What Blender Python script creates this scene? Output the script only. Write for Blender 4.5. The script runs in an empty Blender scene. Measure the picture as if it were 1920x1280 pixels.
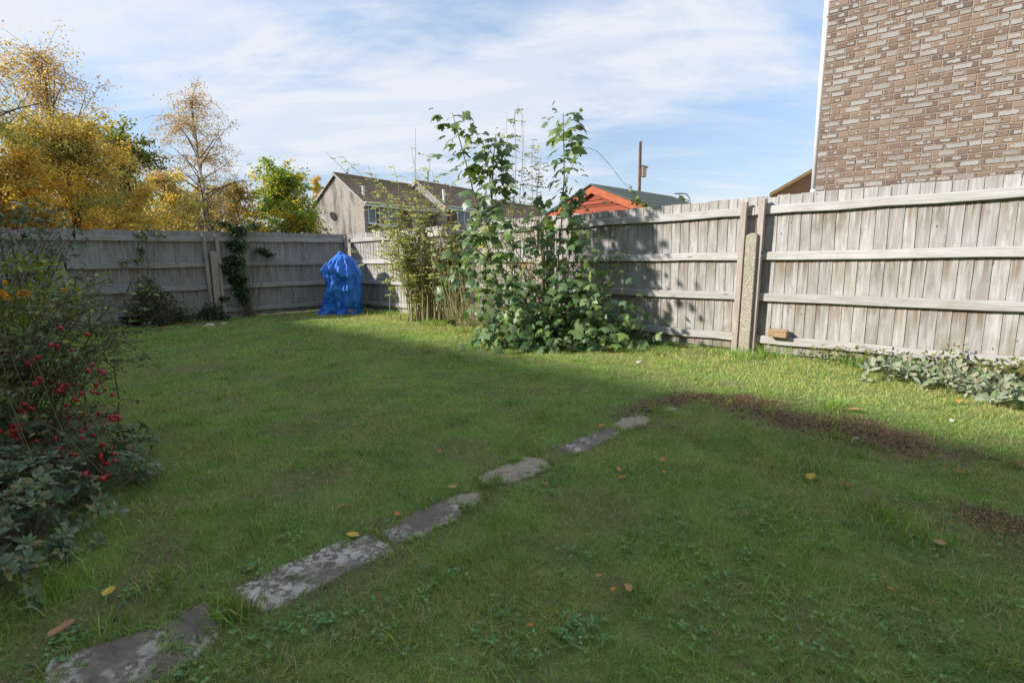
import bpy, math, random
import numpy as np
from mathutils import Vector, Matrix, Quaternion
random.seed(7); RNG = np.random.default_rng(11)
scene = bpy.context.scene
COL = scene.collection
R = math.radians

# ------------------------------------------------------------------ camera
EYE = 1.17
FPX, PITCH, ROLL = 958.7, 0.1603, -0.01635            # focal length in photo pixels (1920 wide)
Fv = Vector((0, math.cos(PITCH), -math.sin(PITCH))); Uv = Vector((0, math.sin(PITCH), math.cos(PITCH))); Xv = Vector((1, 0, 0))
rgt = Xv*math.cos(ROLL) + Uv*math.sin(ROLL); up = -Xv*math.sin(ROLL) + Uv*math.cos(ROLL)
cam_d = bpy.data.cameras.new('camera'); cam = bpy.data.objects.new('camera', cam_d); COL.objects.link(cam)
cam.matrix_world = Matrix(((rgt.x, up.x, -Fv.x, 0), (rgt.y, up.y, -Fv.y, 0), (rgt.z, up.z, -Fv.z, EYE), (0, 0, 0, 1)))
cam_d.sensor_width = 36; cam_d.lens = FPX/1920*36; cam_d.clip_start = 0.05; cam_d.clip_end = 3000
scene.camera = cam

# ------------------------------------------------------------------ sky, sun, exposure
SUN_AZ, SUN_EL = 10.0, 27.0                            # direction the light travels (deg from +X), elevation
w = bpy.data.worlds.new('World'); scene.world = w; w.use_nodes = True
nt = w.node_tree; nt.nodes.clear()
def wn(t, **k):
    n = nt.nodes.new(t)
    for a, b in k.items(): setattr(n, a, b)
    return n
def wl(a, b): nt.links.new(a, b)
sky = wn('ShaderNodeTexSky', sky_type='NISHITA', sun_disc=False, sun_elevation=R(SUN_EL), sun_rotation=math.atan2(-math.cos(R(SUN_AZ)), -math.sin(R(SUN_AZ))), altitude=50, air_density=1.0, dust_density=0.15, ozone_density=2.0)
tc = wn('ShaderNodeTexCoord'); sep = wn('ShaderNodeSeparateXYZ'); wl(tc.outputs['Generated'], sep.inputs[0])
def wmath(op, a, b):
    n = wn('ShaderNodeMath', operation=op)
    for i, v in enumerate((a, b)):
        if v is None: continue
        if isinstance(v, (int, float)): n.inputs[i].default_value = v
        else: wl(v, n.inputs[i])
    return n.outputs[0]
zz = wmath('ADD', wmath('MAXIMUM', sep.outputs[2], 0.0), 0.16)
cx = wmath('DIVIDE', sep.outputs[0], zz); cy = wmath('DIVIDE', sep.outputs[1], zz)
cmb = wn('ShaderNodeCombineXYZ'); wl(cx, cmb.inputs[0]); wl(cy, cmb.inputs[1])
def cloud(rot, scl, off, nscale, det, rough, dist, lo, hi):
    m = wn('ShaderNodeMapping'); wl(cmb.outputs[0], m.inputs[0])
    m.inputs['Rotation'].default_value = (0, 0, R(rot)); m.inputs['Scale'].default_value = scl; m.inputs['Location'].default_value = off
    n = wn('ShaderNodeTexNoise'); wl(m.outputs[0], n.inputs['Vector'])
    n.inputs['Scale'].default_value = nscale; n.inputs['Detail'].default_value = det; n.inputs['Roughness'].default_value = rough; n.inputs['Distortion'].default_value = dist
    r = wn('ShaderNodeMapRange', interpolation_type='SMOOTHSTEP'); wl(n.outputs[0], r.inputs[0]); r.inputs[1].default_value = lo; r.inputs[2].default_value = hi
    return r.outputs[0]
c1 = cloud(15, (0.7, 1.2, 1), (3.1, 1.7, 0), 0.72, 9, 0.60, 0.45, 0.435, 0.595)
c2 = cloud(35, (0.6, 2.0, 1), (0.4, 5.2, 0), 1.9, 9, 0.66, 0.6, 0.40, 0.66)
cm = wmath('MINIMUM', wmath('ADD', wmath('MULTIPLY', c1, 0.74), wmath('MULTIPLY', c2, 0.34)), 0.95)
hz = wn('ShaderNodeMapRange', interpolation_type='SMOOTHSTEP'); wl(sep.outputs[2], hz.inputs[0]); hz.inputs[1].default_value = 0.0; hz.inputs[2].default_value = 0.12; hz.inputs[3].default_value = 0.12; hz.inputs[4].default_value = 0.0
cm2 = wmath('MAXIMUM', cm, hz.outputs[0])
tint = wn('ShaderNodeMix', data_type='RGBA', blend_type='MULTIPLY'); tint.inputs[0].default_value = 1.0
el_ = wn('ShaderNodeMapRange', interpolation_type='SMOOTHSTEP'); wl(sep.outputs[2], el_.inputs[0]); el_.inputs[1].default_value = -0.02; el_.inputs[2].default_value = 0.55; el_.inputs[3].default_value = 0.44; el_.inputs[4].default_value = 1.0
ec = wn('ShaderNodeCombineXYZ')
for i_, (h_, t_) in enumerate(((-0.12, 1.06), (-0.05, 0.90), (0.10, 0.80))): wl(wmath('MULTIPLY', wmath('ADD', wmath('MULTIPLY', el_.outputs[0], 1-h_), h_), t_), ec.inputs[i_])
wl(sky.outputs[0], tint.inputs[6]); wl(ec.outputs[0], tint.inputs[7])
mixc = wn('ShaderNodeMix', data_type='RGBA'); wl(cm2, mixc.inputs[0]); wl(tint.outputs[2], mixc.inputs[6]); mixc.inputs[7].default_value = (2.5, 2.64, 2.88, 1)
bg = wn('ShaderNodeBackground'); wl(mixc.outputs[2], bg.inputs[0]); bg.inputs[1].default_value = 0.10
wo = wn('ShaderNodeOutputWorld'); wl(bg.outputs[0], wo.inputs[0])

sd = bpy.data.lights.new('sun', 'SUN'); sun = bpy.data.objects.new('sun', sd); COL.objects.link(sun)
sd.energy = 2.15; sd.angle = R(2.2); sd.color = (1.0, 0.95, 0.885)
sdir = Vector((math.cos(R(SUN_AZ))*math.cos(R(SUN_EL)), math.sin(R(SUN_AZ))*math.cos(R(SUN_EL)), -math.sin(R(SUN_EL))))
sun.rotation_mode = 'QUATERNION'; sun.rotation_quaternion = Vector((0, 0, -1)).rotation_difference(sdir)
vs = scene.view_settings; vs.view_transform = 'Standard'; vs.look = 'None'; vs.gamma = 1; vs.exposure = 1.75; vs.use_curve_mapping = False
scene.cycles.max_bounces = 6; scene.cycles.transparent_max_bounces = 6

# ------------------------------------------------------------------ helpers
def ray(px, py):
    a = (px-960)/FPX; b = -(py-640)/FPX
    c, s = math.cos(ROLL), math.sin(ROLL)
    a, b = c*a - s*b, s*a + c*b
    return Vector((a, math.cos(PITCH) + b*math.sin(PITCH), -math.sin(PITCH) + b*math.cos(PITCH)))
def PX(px, py, y):
    "world point at distance y into the garden, seen at photo pixel"
    d = ray(px, py); return d*(y/d.y) + Vector((0, 0, EYE))
def GR(px, py):
    d = ray(px, py); t = -EYE/d.z; p = d*t; return Vector((p.x, p.y, 0))

def hash2(ix, iy, seed):
    h = (ix.astype(np.int64)*374761393 + iy.astype(np.int64)*668265263 + seed*982451653) & 0x7fffffff
    h = ((h ^ (h >> 13))*1274126177) & 0x7fffffff
    return ((h ^ (h >> 16)) & 0xffff)/65535.0
def vnoise(x, y, seed=0):
    x = np.asarray(x, float); y = np.asarray(y, float)
    ix = np.floor(x); iy = np.floor(y); fx = x-ix; fy = y-iy
    fx = fx*fx*(3-2*fx); fy = fy*fy*(3-2*fy)
    a = hash2(ix, iy, seed); b = hash2(ix+1, iy, seed); c = hash2(ix, iy+1, seed); d = hash2(ix+1, iy+1, seed)
    return (a*(1-fx)+b*fx)*(1-fy) + (c*(1-fx)+d*fx)*fy
def fbm(x, y, seed=0, o=4):
    s = 0; a = 0.5; t = 0
    for i in range(o):
        s = s + a*vnoise(x*2**i, y*2**i, seed+i*17); t += a; a *= 0.5
    return s/t
def gz(x, y):
    return (fbm(np.asarray(x)*1.3, np.asarray(y)*1.3, 5, 3)-0.5)*0.05
def gz1(x, y): return float(gz(np.array([x]), np.array([y]))[0])

def mesh_np(name, V, faces, attrs=None, smooth=False):
    "faces: list of int arrays (M,k)"
    me = bpy.data.meshes.new(name)
    V = np.ascontiguousarray(V, np.float32)
    me.vertices.add(len(V)); me.vertices.foreach_set('co', V.ravel())
    faces = [np.asarray(f, np.int32) for f in faces if len(f)]
    loops = np.concatenate([f.ravel() for f in faces]); sizes = np.concatenate([np.full(len(f), f.shape[1], np.int32) for f in faces])
    me.loops.add(len(loops)); me.loops.foreach_set('vertex_index', loops)
    me.polygons.add(len(sizes)); st = np.zeros(len(sizes), np.int32); st[1:] = np.cumsum(sizes)[:-1]
    me.polygons.foreach_set('loop_start', st)
    me.polygons.foreach_set('use_smooth', np.full(len(sizes), smooth))
    for k, a in (attrs or {}).items():
        a = np.asarray(a, np.float32)
        if a.ndim == 1:
            at = me.attributes.new(k, 'FLOAT', 'POINT'); at.data.foreach_set('value', a)
        elif a.shape[1] == 4:
            at = me.attributes.new(k, 'FLOAT_COLOR', 'POINT'); at.data.foreach_set('color', a.ravel())
        else:
            at = me.attributes.new(k, 'FLOAT_VECTOR', 'POINT'); at.data.foreach_set('vector', a.ravel())
    me.update(calc_edges=True); me.validate()
    return me
def obj(name, me, mat=None, parent=None, loc=None, kind=None):
    o = bpy.data.objects.new(name, me); COL.objects.link(o)
    if mat is not None and me is not None:
        if len(me.materials) == 0: me.materials.append(mat)
    if parent is not None: o.parent = parent
    if loc is not None: o.location = loc
    if kind: o['kind'] = kind
    return o
def thing(name, label, cat, loc=(0, 0, 0), rz=0.0, group=None):
    o = bpy.data.objects.new(name, None); COL.objects.link(o); o.location = loc; o.rotation_euler = (0, 0, rz)
    o.empty_display_size = 0.1
    o['label'] = label; o['category'] = cat
    if group: o['group'] = group
    return o
def tag(o, label, cat, group=None):
    o['label'] = label; o['category'] = cat
    if group: o['group'] = group
    return o

class MB:
    "collects boxes, prisms and tubes into one mesh"
    def __init__(s): s.v = []; s.f = []
    def add(s, v, f):
        n = len(s.v); s.v += [tuple(p) for p in v]; s.f += [tuple(i+n for i in q) for q in f]; return s
    def box(s, x0, x1, y0, y1, z0, z1):
        return s.add([(x0,y0,z0),(x1,y0,z0),(x1,y1,z0),(x0,y1,z0),(x0,y0,z1),(x1,y0,z1),(x1,y1,z1),(x0,y1,z1)],
                     [(0,3,2,1),(4,5,6,7),(0,1,5,4),(1,2,6,5),(2,3,7,6),(3,0,4,7)])
    def prism(s, poly, axis_vec, base=(0, 0, 0), ex=(1, 0, 0), ey=(0, 0, 1)):
        ex = Vector(ex); ey = Vector(ey); b = Vector(base); a = Vector(axis_vec); n = len(poly)
        lo = [b + ex*p[0] + ey*p[1] for p in poly]; hi = [p + a for p in lo]
        return s.add(lo+hi, [tuple(range(n))[::-1], tuple(range(n, 2*n))] + [(i, (i+1) % n, (i+1) % n+n, i+n) for i in range(n)])
    def tube(s, pts, rad, n=6, cap=True):
        pts = [Vector(p) for p in pts]; rad = rad if hasattr(rad, '__len__') else [rad]*len(pts)
        ref = Vector((0.31, 0.21, 0.93)); rings = []
        for i, p in enumerate(pts):
            t = (pts[min(i+1, len(pts)-1)]-pts[max(i-1, 0)])
            if t.length < 1e-9: t = Vector((0, 0, 1))
            t.normalize(); a = t.cross(ref)
            if a.length < 0.05: a = t.cross(Vector((1, 0, 0)))
            a.normalize(); b = t.cross(a)
            rings.append([p + (a*math.cos(2*math.pi*k/n) + b*math.sin(2*math.pi*k/n))*rad[i] for k in range(n)])
        v = [q for r in rings for q in r]; f = []
        for i in range(len(pts)-1):
            for k in range(n):
                f.append((i*n+k, i*n+(k+1) % n, (i+1)*n+(k+1) % n, (i+1)*n+k))
        if cap: f += [tuple(range(n))[::-1], tuple(range((len(pts)-1)*n, len(pts)*n))]
        return s.add(v, f)
    def mesh(s, name='m', smooth=False):
        me = bpy.data.meshes.new(name); me.from_pydata([tuple(p) for p in s.v], [], s.f)
        if smooth: me.polygons.foreach_set('use_smooth', [True]*len(me.polygons))
        me.update(); return me
    def build(s, name, mat, parent=None, smooth=False, loc=None, bevel=0, kind=None):
        o = obj(name, s.mesh(name, smooth), mat, parent, loc, kind)
        if bevel:
            m = o.modifiers.new('bevel', 'BEVEL'); m.width = bevel; m.segments = 2; m.limit_method = 'ANGLE'; m.angle_limit = R(40)
        return o

# ---- tubes in bulk (numpy): list of (pts (k,3), r0, r1)
def tubes_np(lines, n=4):
    V = []; F = []; base = 0
    ang = np.arange(n)*2*np.pi/n; ca = np.cos(ang); sa = np.sin(ang)
    for pts, rad in lines:
        pts = np.asarray(pts, float); k = len(pts)
        rad = np.asarray(rad, float) if hasattr(rad, '__len__') else np.full(k, rad)
        if len(rad) == 2 and k != 2: rad = np.linspace(rad[0], rad[1], k)
        t = np.gradient(pts, axis=0); t /= np.linalg.norm(t, axis=1, keepdims=True)+1e-9
        ref = np.array([0.31, 0.21, 0.93]); a = np.cross(t, ref); a /= np.linalg.norm(a, axis=1, keepdims=True)+1e-6; b = np.cross(t, a)
        ring = pts[:, None, :] + (a[:, None, :]*ca[None, :, None] + b[:, None, :]*sa[None, :, None])*rad[:, None, None]
        V.append(ring.reshape(-1, 3))
        i = np.arange(k-1)[:, None]*n; j = np.arange(n)[None, :]; j2 = (j+1) % n
        F.append((np.stack([i+j, i+j2, i+n+j2, i+n+j], -1).reshape(-1, 4))+base); base += k*n
    return np.concatenate(V), np.concatenate(F)
def curve_pts(p0, p1, sag, k=7, wob=0.0):
    "arch from p0 to p1 rising by sag in the middle"
    t = np.linspace(0, 1, k)[:, None]; p0 = np.asarray(p0, float); p1 = np.asarray(p1, float)
    q = p0*(1-t)+p1*t; q[:, 2] += (4*t*(1-t))[:, 0]*sag
    if wob: q[1:-1] += RNG.normal(0, wob, (k-2, 3))
    return q

# ---- leaves in bulk
def basis(d, n):
    d = d/(np.linalg.norm(d, axis=1, keepdims=True)+1e-9)
    n = n - d*np.sum(n*d, 1, keepdims=True); n = n/(np.linalg.norm(n, axis=1, keepdims=True)+1e-9)
    x = np.cross(d, n); return np.stack([x, d, n], axis=2)     # columns x,y(d),z(n)
def leaf_batch(name, tv, tf, P, B, S, cols):
    tv = np.asarray(tv, float); N = len(P); k = len(tv)
    S = np.asarray(S, float).reshape(N, -1)
    V = np.einsum('nij,nkj->nki', B, tv[None]*S[:, None, :]) + P[:, None, :]
    fs = []
    for f in tf:
        f = np.asarray(f); fs.append((f[None]+np.arange(N)[:, None, None]*k).reshape(-1, f.shape[1]))
    C = np.repeat(np.concatenate([cols, np.ones((N, 1))], 1), k, axis=0)
    return mesh_np(name, V.reshape(-1, 3), fs, {'Col': C}, smooth=True)
LEAF4 = (np.array([(0,0,0),(0.5,0.5,0.06),(0,1,-0.02),(-0.5,0.5,0.06)]), [np.array([[0,1,2],[0,2,3]])])
LEAF6 = (np.array([(0,0,0),(0.42,0.28,0.07),(0.40,0.65,0.06),(0,1,-0.1),(-0.40,0.65,0.06),(-0.42,0.28,0.07),(0,0.5,0.0)]),
         [np.array([[0,1,6],[1,2,6],[2,3,6],[3,4,6],[4,5,6],[5,0,6]])])
def jcol(base, N, v=0.25, mixto=None, p=0.0):
    c = np.array(base)[None]*(1+RNG.normal(0, v, (N, 1)))*(1+RNG.normal(0, v*0.25, (N, 3)))
    if mixto is not None:
        m = RNG.random(N) < p; c[m] = np.array(mixto)[None]*(1+RNG.normal(0, v, (m.sum(), 1)))
    return np.clip(c, 0.004, 0.9)
def rdir(N, up=0.0):
    v = RNG.normal(0, 1, (N, 3)); v[:, 2] += up; return v/np.linalg.norm(v, axis=1, keepdims=True)
def mat_to_obj(o, P, Bm, s):
    M = Matrix(((Bm[0][0]*s[0], Bm[0][1]*s[1], Bm[0][2]*s[2], P[0]), (Bm[1][0]*s[0], Bm[1][1]*s[1], Bm[1][2]*s[2], P[1]), (Bm[2][0]*s[0], Bm[2][1]*s[1], Bm[2][2]*s[2], P[2]), (0, 0, 0, 1)))
    o.matrix_basis = M
def leaves_as_parts(parent, variants, mat, P, B, S, cols, limit=300, stuff_name='foliage', name='leaf'):
    "the nearest leaves become objects of their own, the rest one stuff part; all in the parent's frame (parent at origin rotation)"
    off = np.array(parent.location); N = len(P)
    dist = np.linalg.norm(P-np.array([0, 0, EYE]), axis=1)/(np.asarray(S).reshape(N, -1)[:, 0])
    order = np.argsort(dist); near = order[:limit]; far = order[limit:]
    S = np.asarray(S, float).reshape(N, -1)
    if S.shape[1] == 1: S = np.repeat(S, 3, 1)
    # variants: list of meshes already coloured; choose by colour closeness
    vc = np.array([v['c'] for v in variants])
    for i in near:
        k = int(np.argmin(((vc-cols[i])**2).sum(1)+RNG.random(len(vc))*1e-4))
        o = bpy.data.objects.new(name, variants[k]['me']); COL.objects.link(o); o.parent = parent
        mat_to_obj(o, P[i]-off, B[i], S[i])
    if len(far):
        tv, tf = variants[0]['t']
        me = leaf_batch(stuff_name, tv, tf, P[far]-off, B[far], S[far], cols[far])
        obj(stuff_name, me, mat, parent, kind='stuff')
def leaf_variants(tmpl_fn, cols, mat, name):
    out = []
    for i, c in enumerate(cols):
        tv, tf = tmpl_fn(i)
        me = mesh_np(name, tv, tf, {'Col': np.tile(np.array([*c, 1.0]), (len(tv), 1))}, smooth=True); me.materials.append(mat)
        out.append({'me': me, 'c': np.array(c), 't': (tv, tf)})
    return out

# ------------------------------------------------------------------ materials
class NT:
    def __init__(s, name):
        s.m = bpy.data.materials.new(name); s.m.use_nodes = True; s.t = s.m.node_tree; s.t.nodes.clear()
        s.out = s.n('ShaderNodeOutputMaterial'); s.b = s.n('ShaderNodeBsdfPrincipled'); s.l(s.b.outputs[0], s.out.inputs[0])
    def n(s, t, **k):
        x = s.t.nodes.new(t)
        for a, b in k.items(): setattr(x, a, b)
        return x
    def l(s, a, b): s.t.links.new(a, b)
    def setin(s, i, v):
        if v is None: return
        if isinstance(v, (int, float)): i.default_value = v
        elif isinstance(v, tuple): i.default_value = v if len(v) != 3 or i.type != 'RGBA' else (*v, 1)
        else: s.l(v, i)
    def math(s, op, a, b=None, c=None, clamp=False):
        x = s.n('ShaderNodeMath', operation=op, use_clamp=clamp)
        for i, v in enumerate((a, b, c)): s.setin(x.inputs[i], v)
        return x.outputs[0]
    def mix(s, f, a, b, mode='MIX'):
        x = s.n('ShaderNodeMix', data_type='RGBA', blend_type=mode)
        s.setin(x.inputs[0], f); s.setin(x.inputs[6], a); s.setin(x.inputs[7], b); return x.outputs[2]
    def rng(s, v, lo, hi, a=0.0, b=1.0, smooth=True):
        x = s.n('ShaderNodeMapRange'); x.interpolation_type = 'SMOOTHSTEP' if smooth else 'LINEAR'
        s.setin(x.inputs[0], v); x.inputs[1].default_value = lo; x.inputs[2].default_value = hi; x.inputs[3].default_value = a; x.inputs[4].default_value = b; return x.outputs[0]
    def coord(s, which='Object'): return s.n('ShaderNodeTexCoord').outputs[which]
    def mapping(s, v, scale=(1, 1, 1), loc=(0, 0, 0), rot=(0, 0, 0)):
        x = s.n('ShaderNodeMapping'); s.l(v, x.inputs[0])
        for i, q in (('Scale', scale), ('Location', loc), ('Rotation', rot)):
            s.setin(x.inputs[i], q)
        return x.outputs[0]
    def noise(s, v, scale, det=4, rough=0.55, dist=0.0):
        x = s.n('ShaderNodeTexNoise')
        if v is not None: s.l(v, x.inputs['Vector'])
        x.inputs['Scale'].default_value = scale; x.inputs['Detail'].default_value = det; x.inputs['Roughness'].default_value = rough; x.inputs['Distortion'].default_value = dist
        return x.outputs[0]
    def vor(s, v, scale, feature='F1', out='Distance', rnd=1.0):
        x = s.n('ShaderNodeTexVoronoi', feature=feature)
        if v is not None: s.l(v, x.inputs['Vector'])
        x.inputs['Scale'].default_value = scale; x.inputs['Randomness'].default_value = rnd; return x.outputs[out]
    def attr(s, name, out='Color'):
        x = s.n('ShaderNodeAttribute', attribute_name=name); return x.outputs[out]
    def orand(s): return s.n('ShaderNodeObjectInfo').outputs['Random']
    def vadd(s, a, b):
        x = s.n('ShaderNodeVectorMath', operation='ADD'); s.l(a, x.inputs[0]); s.setin(x.inputs[1], b); return x.outputs[0]
    def xyz(s, v):
        x = s.n('ShaderNodeSeparateXYZ'); s.l(v, x.inputs[0]); return x.outputs
    def comb(s, a, b, c):
        x = s.n('ShaderNodeCombineXYZ')
        for i, v in enumerate((a, b, c)): s.setin(x.inputs[i], v)
        return x.outputs[0]
    def bump(s, h, strength=0.4, dist=0.01):
        x = s.n('ShaderNodeBump'); s.l(h, x.inputs['Height']); x.inputs['Strength'].default_value = strength; x.inputs['Distance'].default_value = dist
        s.l(x.outputs[0], s.b.inputs['Normal']); return x.outputs[0]
    def col(s, c): s.setin(s.b.inputs['Base Color'], c); return s
    def rough(s, r, spec=0.3): s.setin(s.b.inputs['Roughness'], r); s.b.inputs['Specular IOR Level'].default_value = spec; return s

def mat_leaf(name, transl=0.35, rough=0.5, spec=0.35, tl=(1.25, 1.2, 0.55)):
    t = NT(name); c = t.attr('Col'); t.col(c); t.rough(rough, spec)
    tr = t.n('ShaderNodeBsdfTranslucent'); t.l(t.mix(1.0, c, tl, 'MULTIPLY'), tr.inputs[0])
    ms = t.n('ShaderNodeMixShader'); ms.inputs[0].default_value = transl
    t.l(t.b.outputs[0], ms.inputs[1]); t.l(tr.outputs[0], ms.inputs[2]); t.l(ms.outputs[0], t.out.inputs[0]); return t.m
M_LEAF = mat_leaf('leaf', 0.32, 0.42, 0.5); M_TREE = mat_leaf('tree_leaf', 0.48, 0.55, 0.3, (1.3, 1.2, 0.7)); M_GRASS = mat_leaf('grass_blade', 0.3, 0.55, 0.25); M_FELT = mat_leaf('felted_leaf', 0.12, 0.9, 0.1)

def mat_plain(name, c, rough=0.6, spec=0.3, var=0.12, scale=6.0, metallic=0, bump=0.0):
    t = NT(name); v = t.coord(); n = t.noise(v, scale, 6, 0.65)
    t.col(t.mix(t.rng(n, 0.3, 0.7), tuple(x*(1-var) for x in c), tuple(min(1, x*(1+var)) for x in c))); t.rough(rough, spec)
    t.b.inputs['Metallic'].default_value = metallic
    if bump: t.bump(n, bump, 0.01)
    return t.m

def mat_wood(name, light, mid, brown, marks=True, batten=False):
    t = NT(name); v = t.coord(); rnd = t.orand()
    sh = t.math('MULTIPLY', rnd, 37.0); shv = t.comb(sh, t.math('MULTIPLY', rnd, 91.0), t.math('MULTIPLY', rnd, 53.0))
    vv = t.vadd(v, shv)
    if batten == 'rail': g = t.mapping(vv, (2.2, 40, 40))
    else: g = t.mapping(vv, (40, 40, 2.2))
    gr = t.noise(g, 1.0, 6, 0.62, 0.6); blo = t.noise(vv, 3.0, 4, 0.6)
    fine = t.noise(t.mapping(vv, (6, 160, 160) if batten == 'rail' else (160, 160, 6)), 1.0, 3, 0.6)
    c = t.mix(t.rng(gr, 0.36, 0.66), mid, light)
    c = t.mix(t.math('MULTIPLY', t.rng(blo, 0.42, 0.72), 0.55), c, brown)
    c = t.mix(t.math('MULTIPLY', t.rng(fine, 0.5, 0.75), 0.35), c, tuple(x*0.45 for x in mid))
    # knots
    kv = t.mapping(vv, (11, 0.01, 4.6) if batten != 'rail' else (2.0, 0.01, 8))
    kd = t.vor(kv, 1.0)
    kn = t.rng(kd, 0.05, 0.11, 1.0, 0.0); ring = t.math('MULTIPLY', t.rng(kd, 0.1, 0.3, 1.0, 0.0), 0.4)
    c = t.mix(ring, c, light); c = t.mix(t.math('MULTIPLY', kn, 0.8), c, tuple(x*0.35 for x in brown))
    if marks:   # tannin and rust runs where the nails go through under each rail
        z = t.xyz(v)[2]; s = None
        for zr in (1.626, 1.108, 0.631, 0.128):
            q = t.math('MULTIPLY', t.rng(z, zr-0.36, zr-0.01, 0, 1), t.math('LESS_THAN', z, zr+0.03))
            s = q if s is None else t.math('MAXIMUM', s, q)
        run = t.noise(t.mapping(vv, (26, 26, 1.6)), 1.0, 4, 0.6)
        sm = t.math('MULTIPLY', s, t.rng(run, 0.44, 0.60))
        c = t.mix(t.math('MULTIPLY', sm, 0.68), c, (0.17, 0.11, 0.065))
        bl2 = t.noise(t.mapping(vv, (9, 9, 2.4)), 1.0, 5, 0.65); c = t.mix(t.math('MULTIPLY', t.rng(bl2, 0.54, 0.70), 0.5), c, (0.15, 0.135, 0.115))
        low = t.math('MULTIPLY', t.rng(z, 0.0, 1.1, 1, 0), t.rng(blo, 0.3, 0.7))
        c = t.mix(t.math('MULTIPLY', low, 0.35), c, (0.25, 0.185, 0.12)); c = t.mix(t.math('MULTIPLY', t.math('MULTIPLY', t.rng(z, 0.02, 0.42, 1, 0), t.rng(bl2, 0.40, 0.62)), 0.5), c, (0.15, 0.17, 0.085))
    # green algae film
    al = t.noise(t.vadd(v, shv), 1.3, 3, 0.5)
    c = t.mix(t.math('MULTIPLY', t.rng(al, 0.55, 0.75), 0.22), c, (0.20, 0.23, 0.13))
    br = t.math('MULTIPLY_ADD', rnd, 0.18, 0.90)
    c = t.mix(1.0, c, t.comb(br, br, br), 'MULTIPLY')
    t.col(c); t.rough(0.85, 0.15)
    t.bump(t.math('ADD', gr, t.math('MULTIPLY', fine, 0.5)), 0.35, 0.004)
    return t.m
M_BOARD = mat_wood('weathered_board', (0.455, 0.445, 0.42), (0.315, 0.30, 0.275), (0.265, 0.225, 0.18))
M_RAIL = mat_wood('weathered_rail', (0.48, 0.47, 0.44), (0.37, 0.355, 0.33), (0.33, 0.295, 0.245), False, 'rail')
M_BATTEN = mat_wood('weathered_batten', (0.43, 0.37, 0.33), (0.30, 0.25, 0.22), (0.28, 0.22, 0.18), False)
# the far fence gets its own darker boards and rails
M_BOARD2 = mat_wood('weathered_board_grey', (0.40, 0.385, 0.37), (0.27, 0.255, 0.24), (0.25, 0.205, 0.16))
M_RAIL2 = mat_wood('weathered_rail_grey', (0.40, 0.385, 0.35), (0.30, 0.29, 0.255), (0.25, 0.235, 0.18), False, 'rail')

def mat_spur():
    t = NT('exposed_aggregate'); v = t.coord(); rn = t.orand()
    vv = t.vadd(v, t.comb(t.math('MULTIPLY', rn, 9.0), 0.0, 0.0))
    x = t.n('ShaderNodeTexVoronoi'); t.l(vv, x.inputs['Vector']); x.inputs['Scale'].default_value = 70
    d = x.outputs['Distance']; cc = t.xyz(x.outputs['Color'])[0]
    peb = t.mix(cc, (0.26, 0.215, 0.165), (0.54, 0.51, 0.45))
    c = t.mix(t.rng(d, 0.35, 0.6), peb, (0.30, 0.26, 0.20))
    n = t.noise(v, 5, 4); c = t.mix(t.math('MULTIPLY', t.rng(n, 0.5, 0.7), 0.3), c, (0.22, 0.22, 0.14))
    t.col(c); t.rough(0.9, 0.2); t.bump(t.math('SUBTRACT', 1.0, d), 0.7, 0.006); return t.m
M_SPUR = mat_spur()

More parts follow.
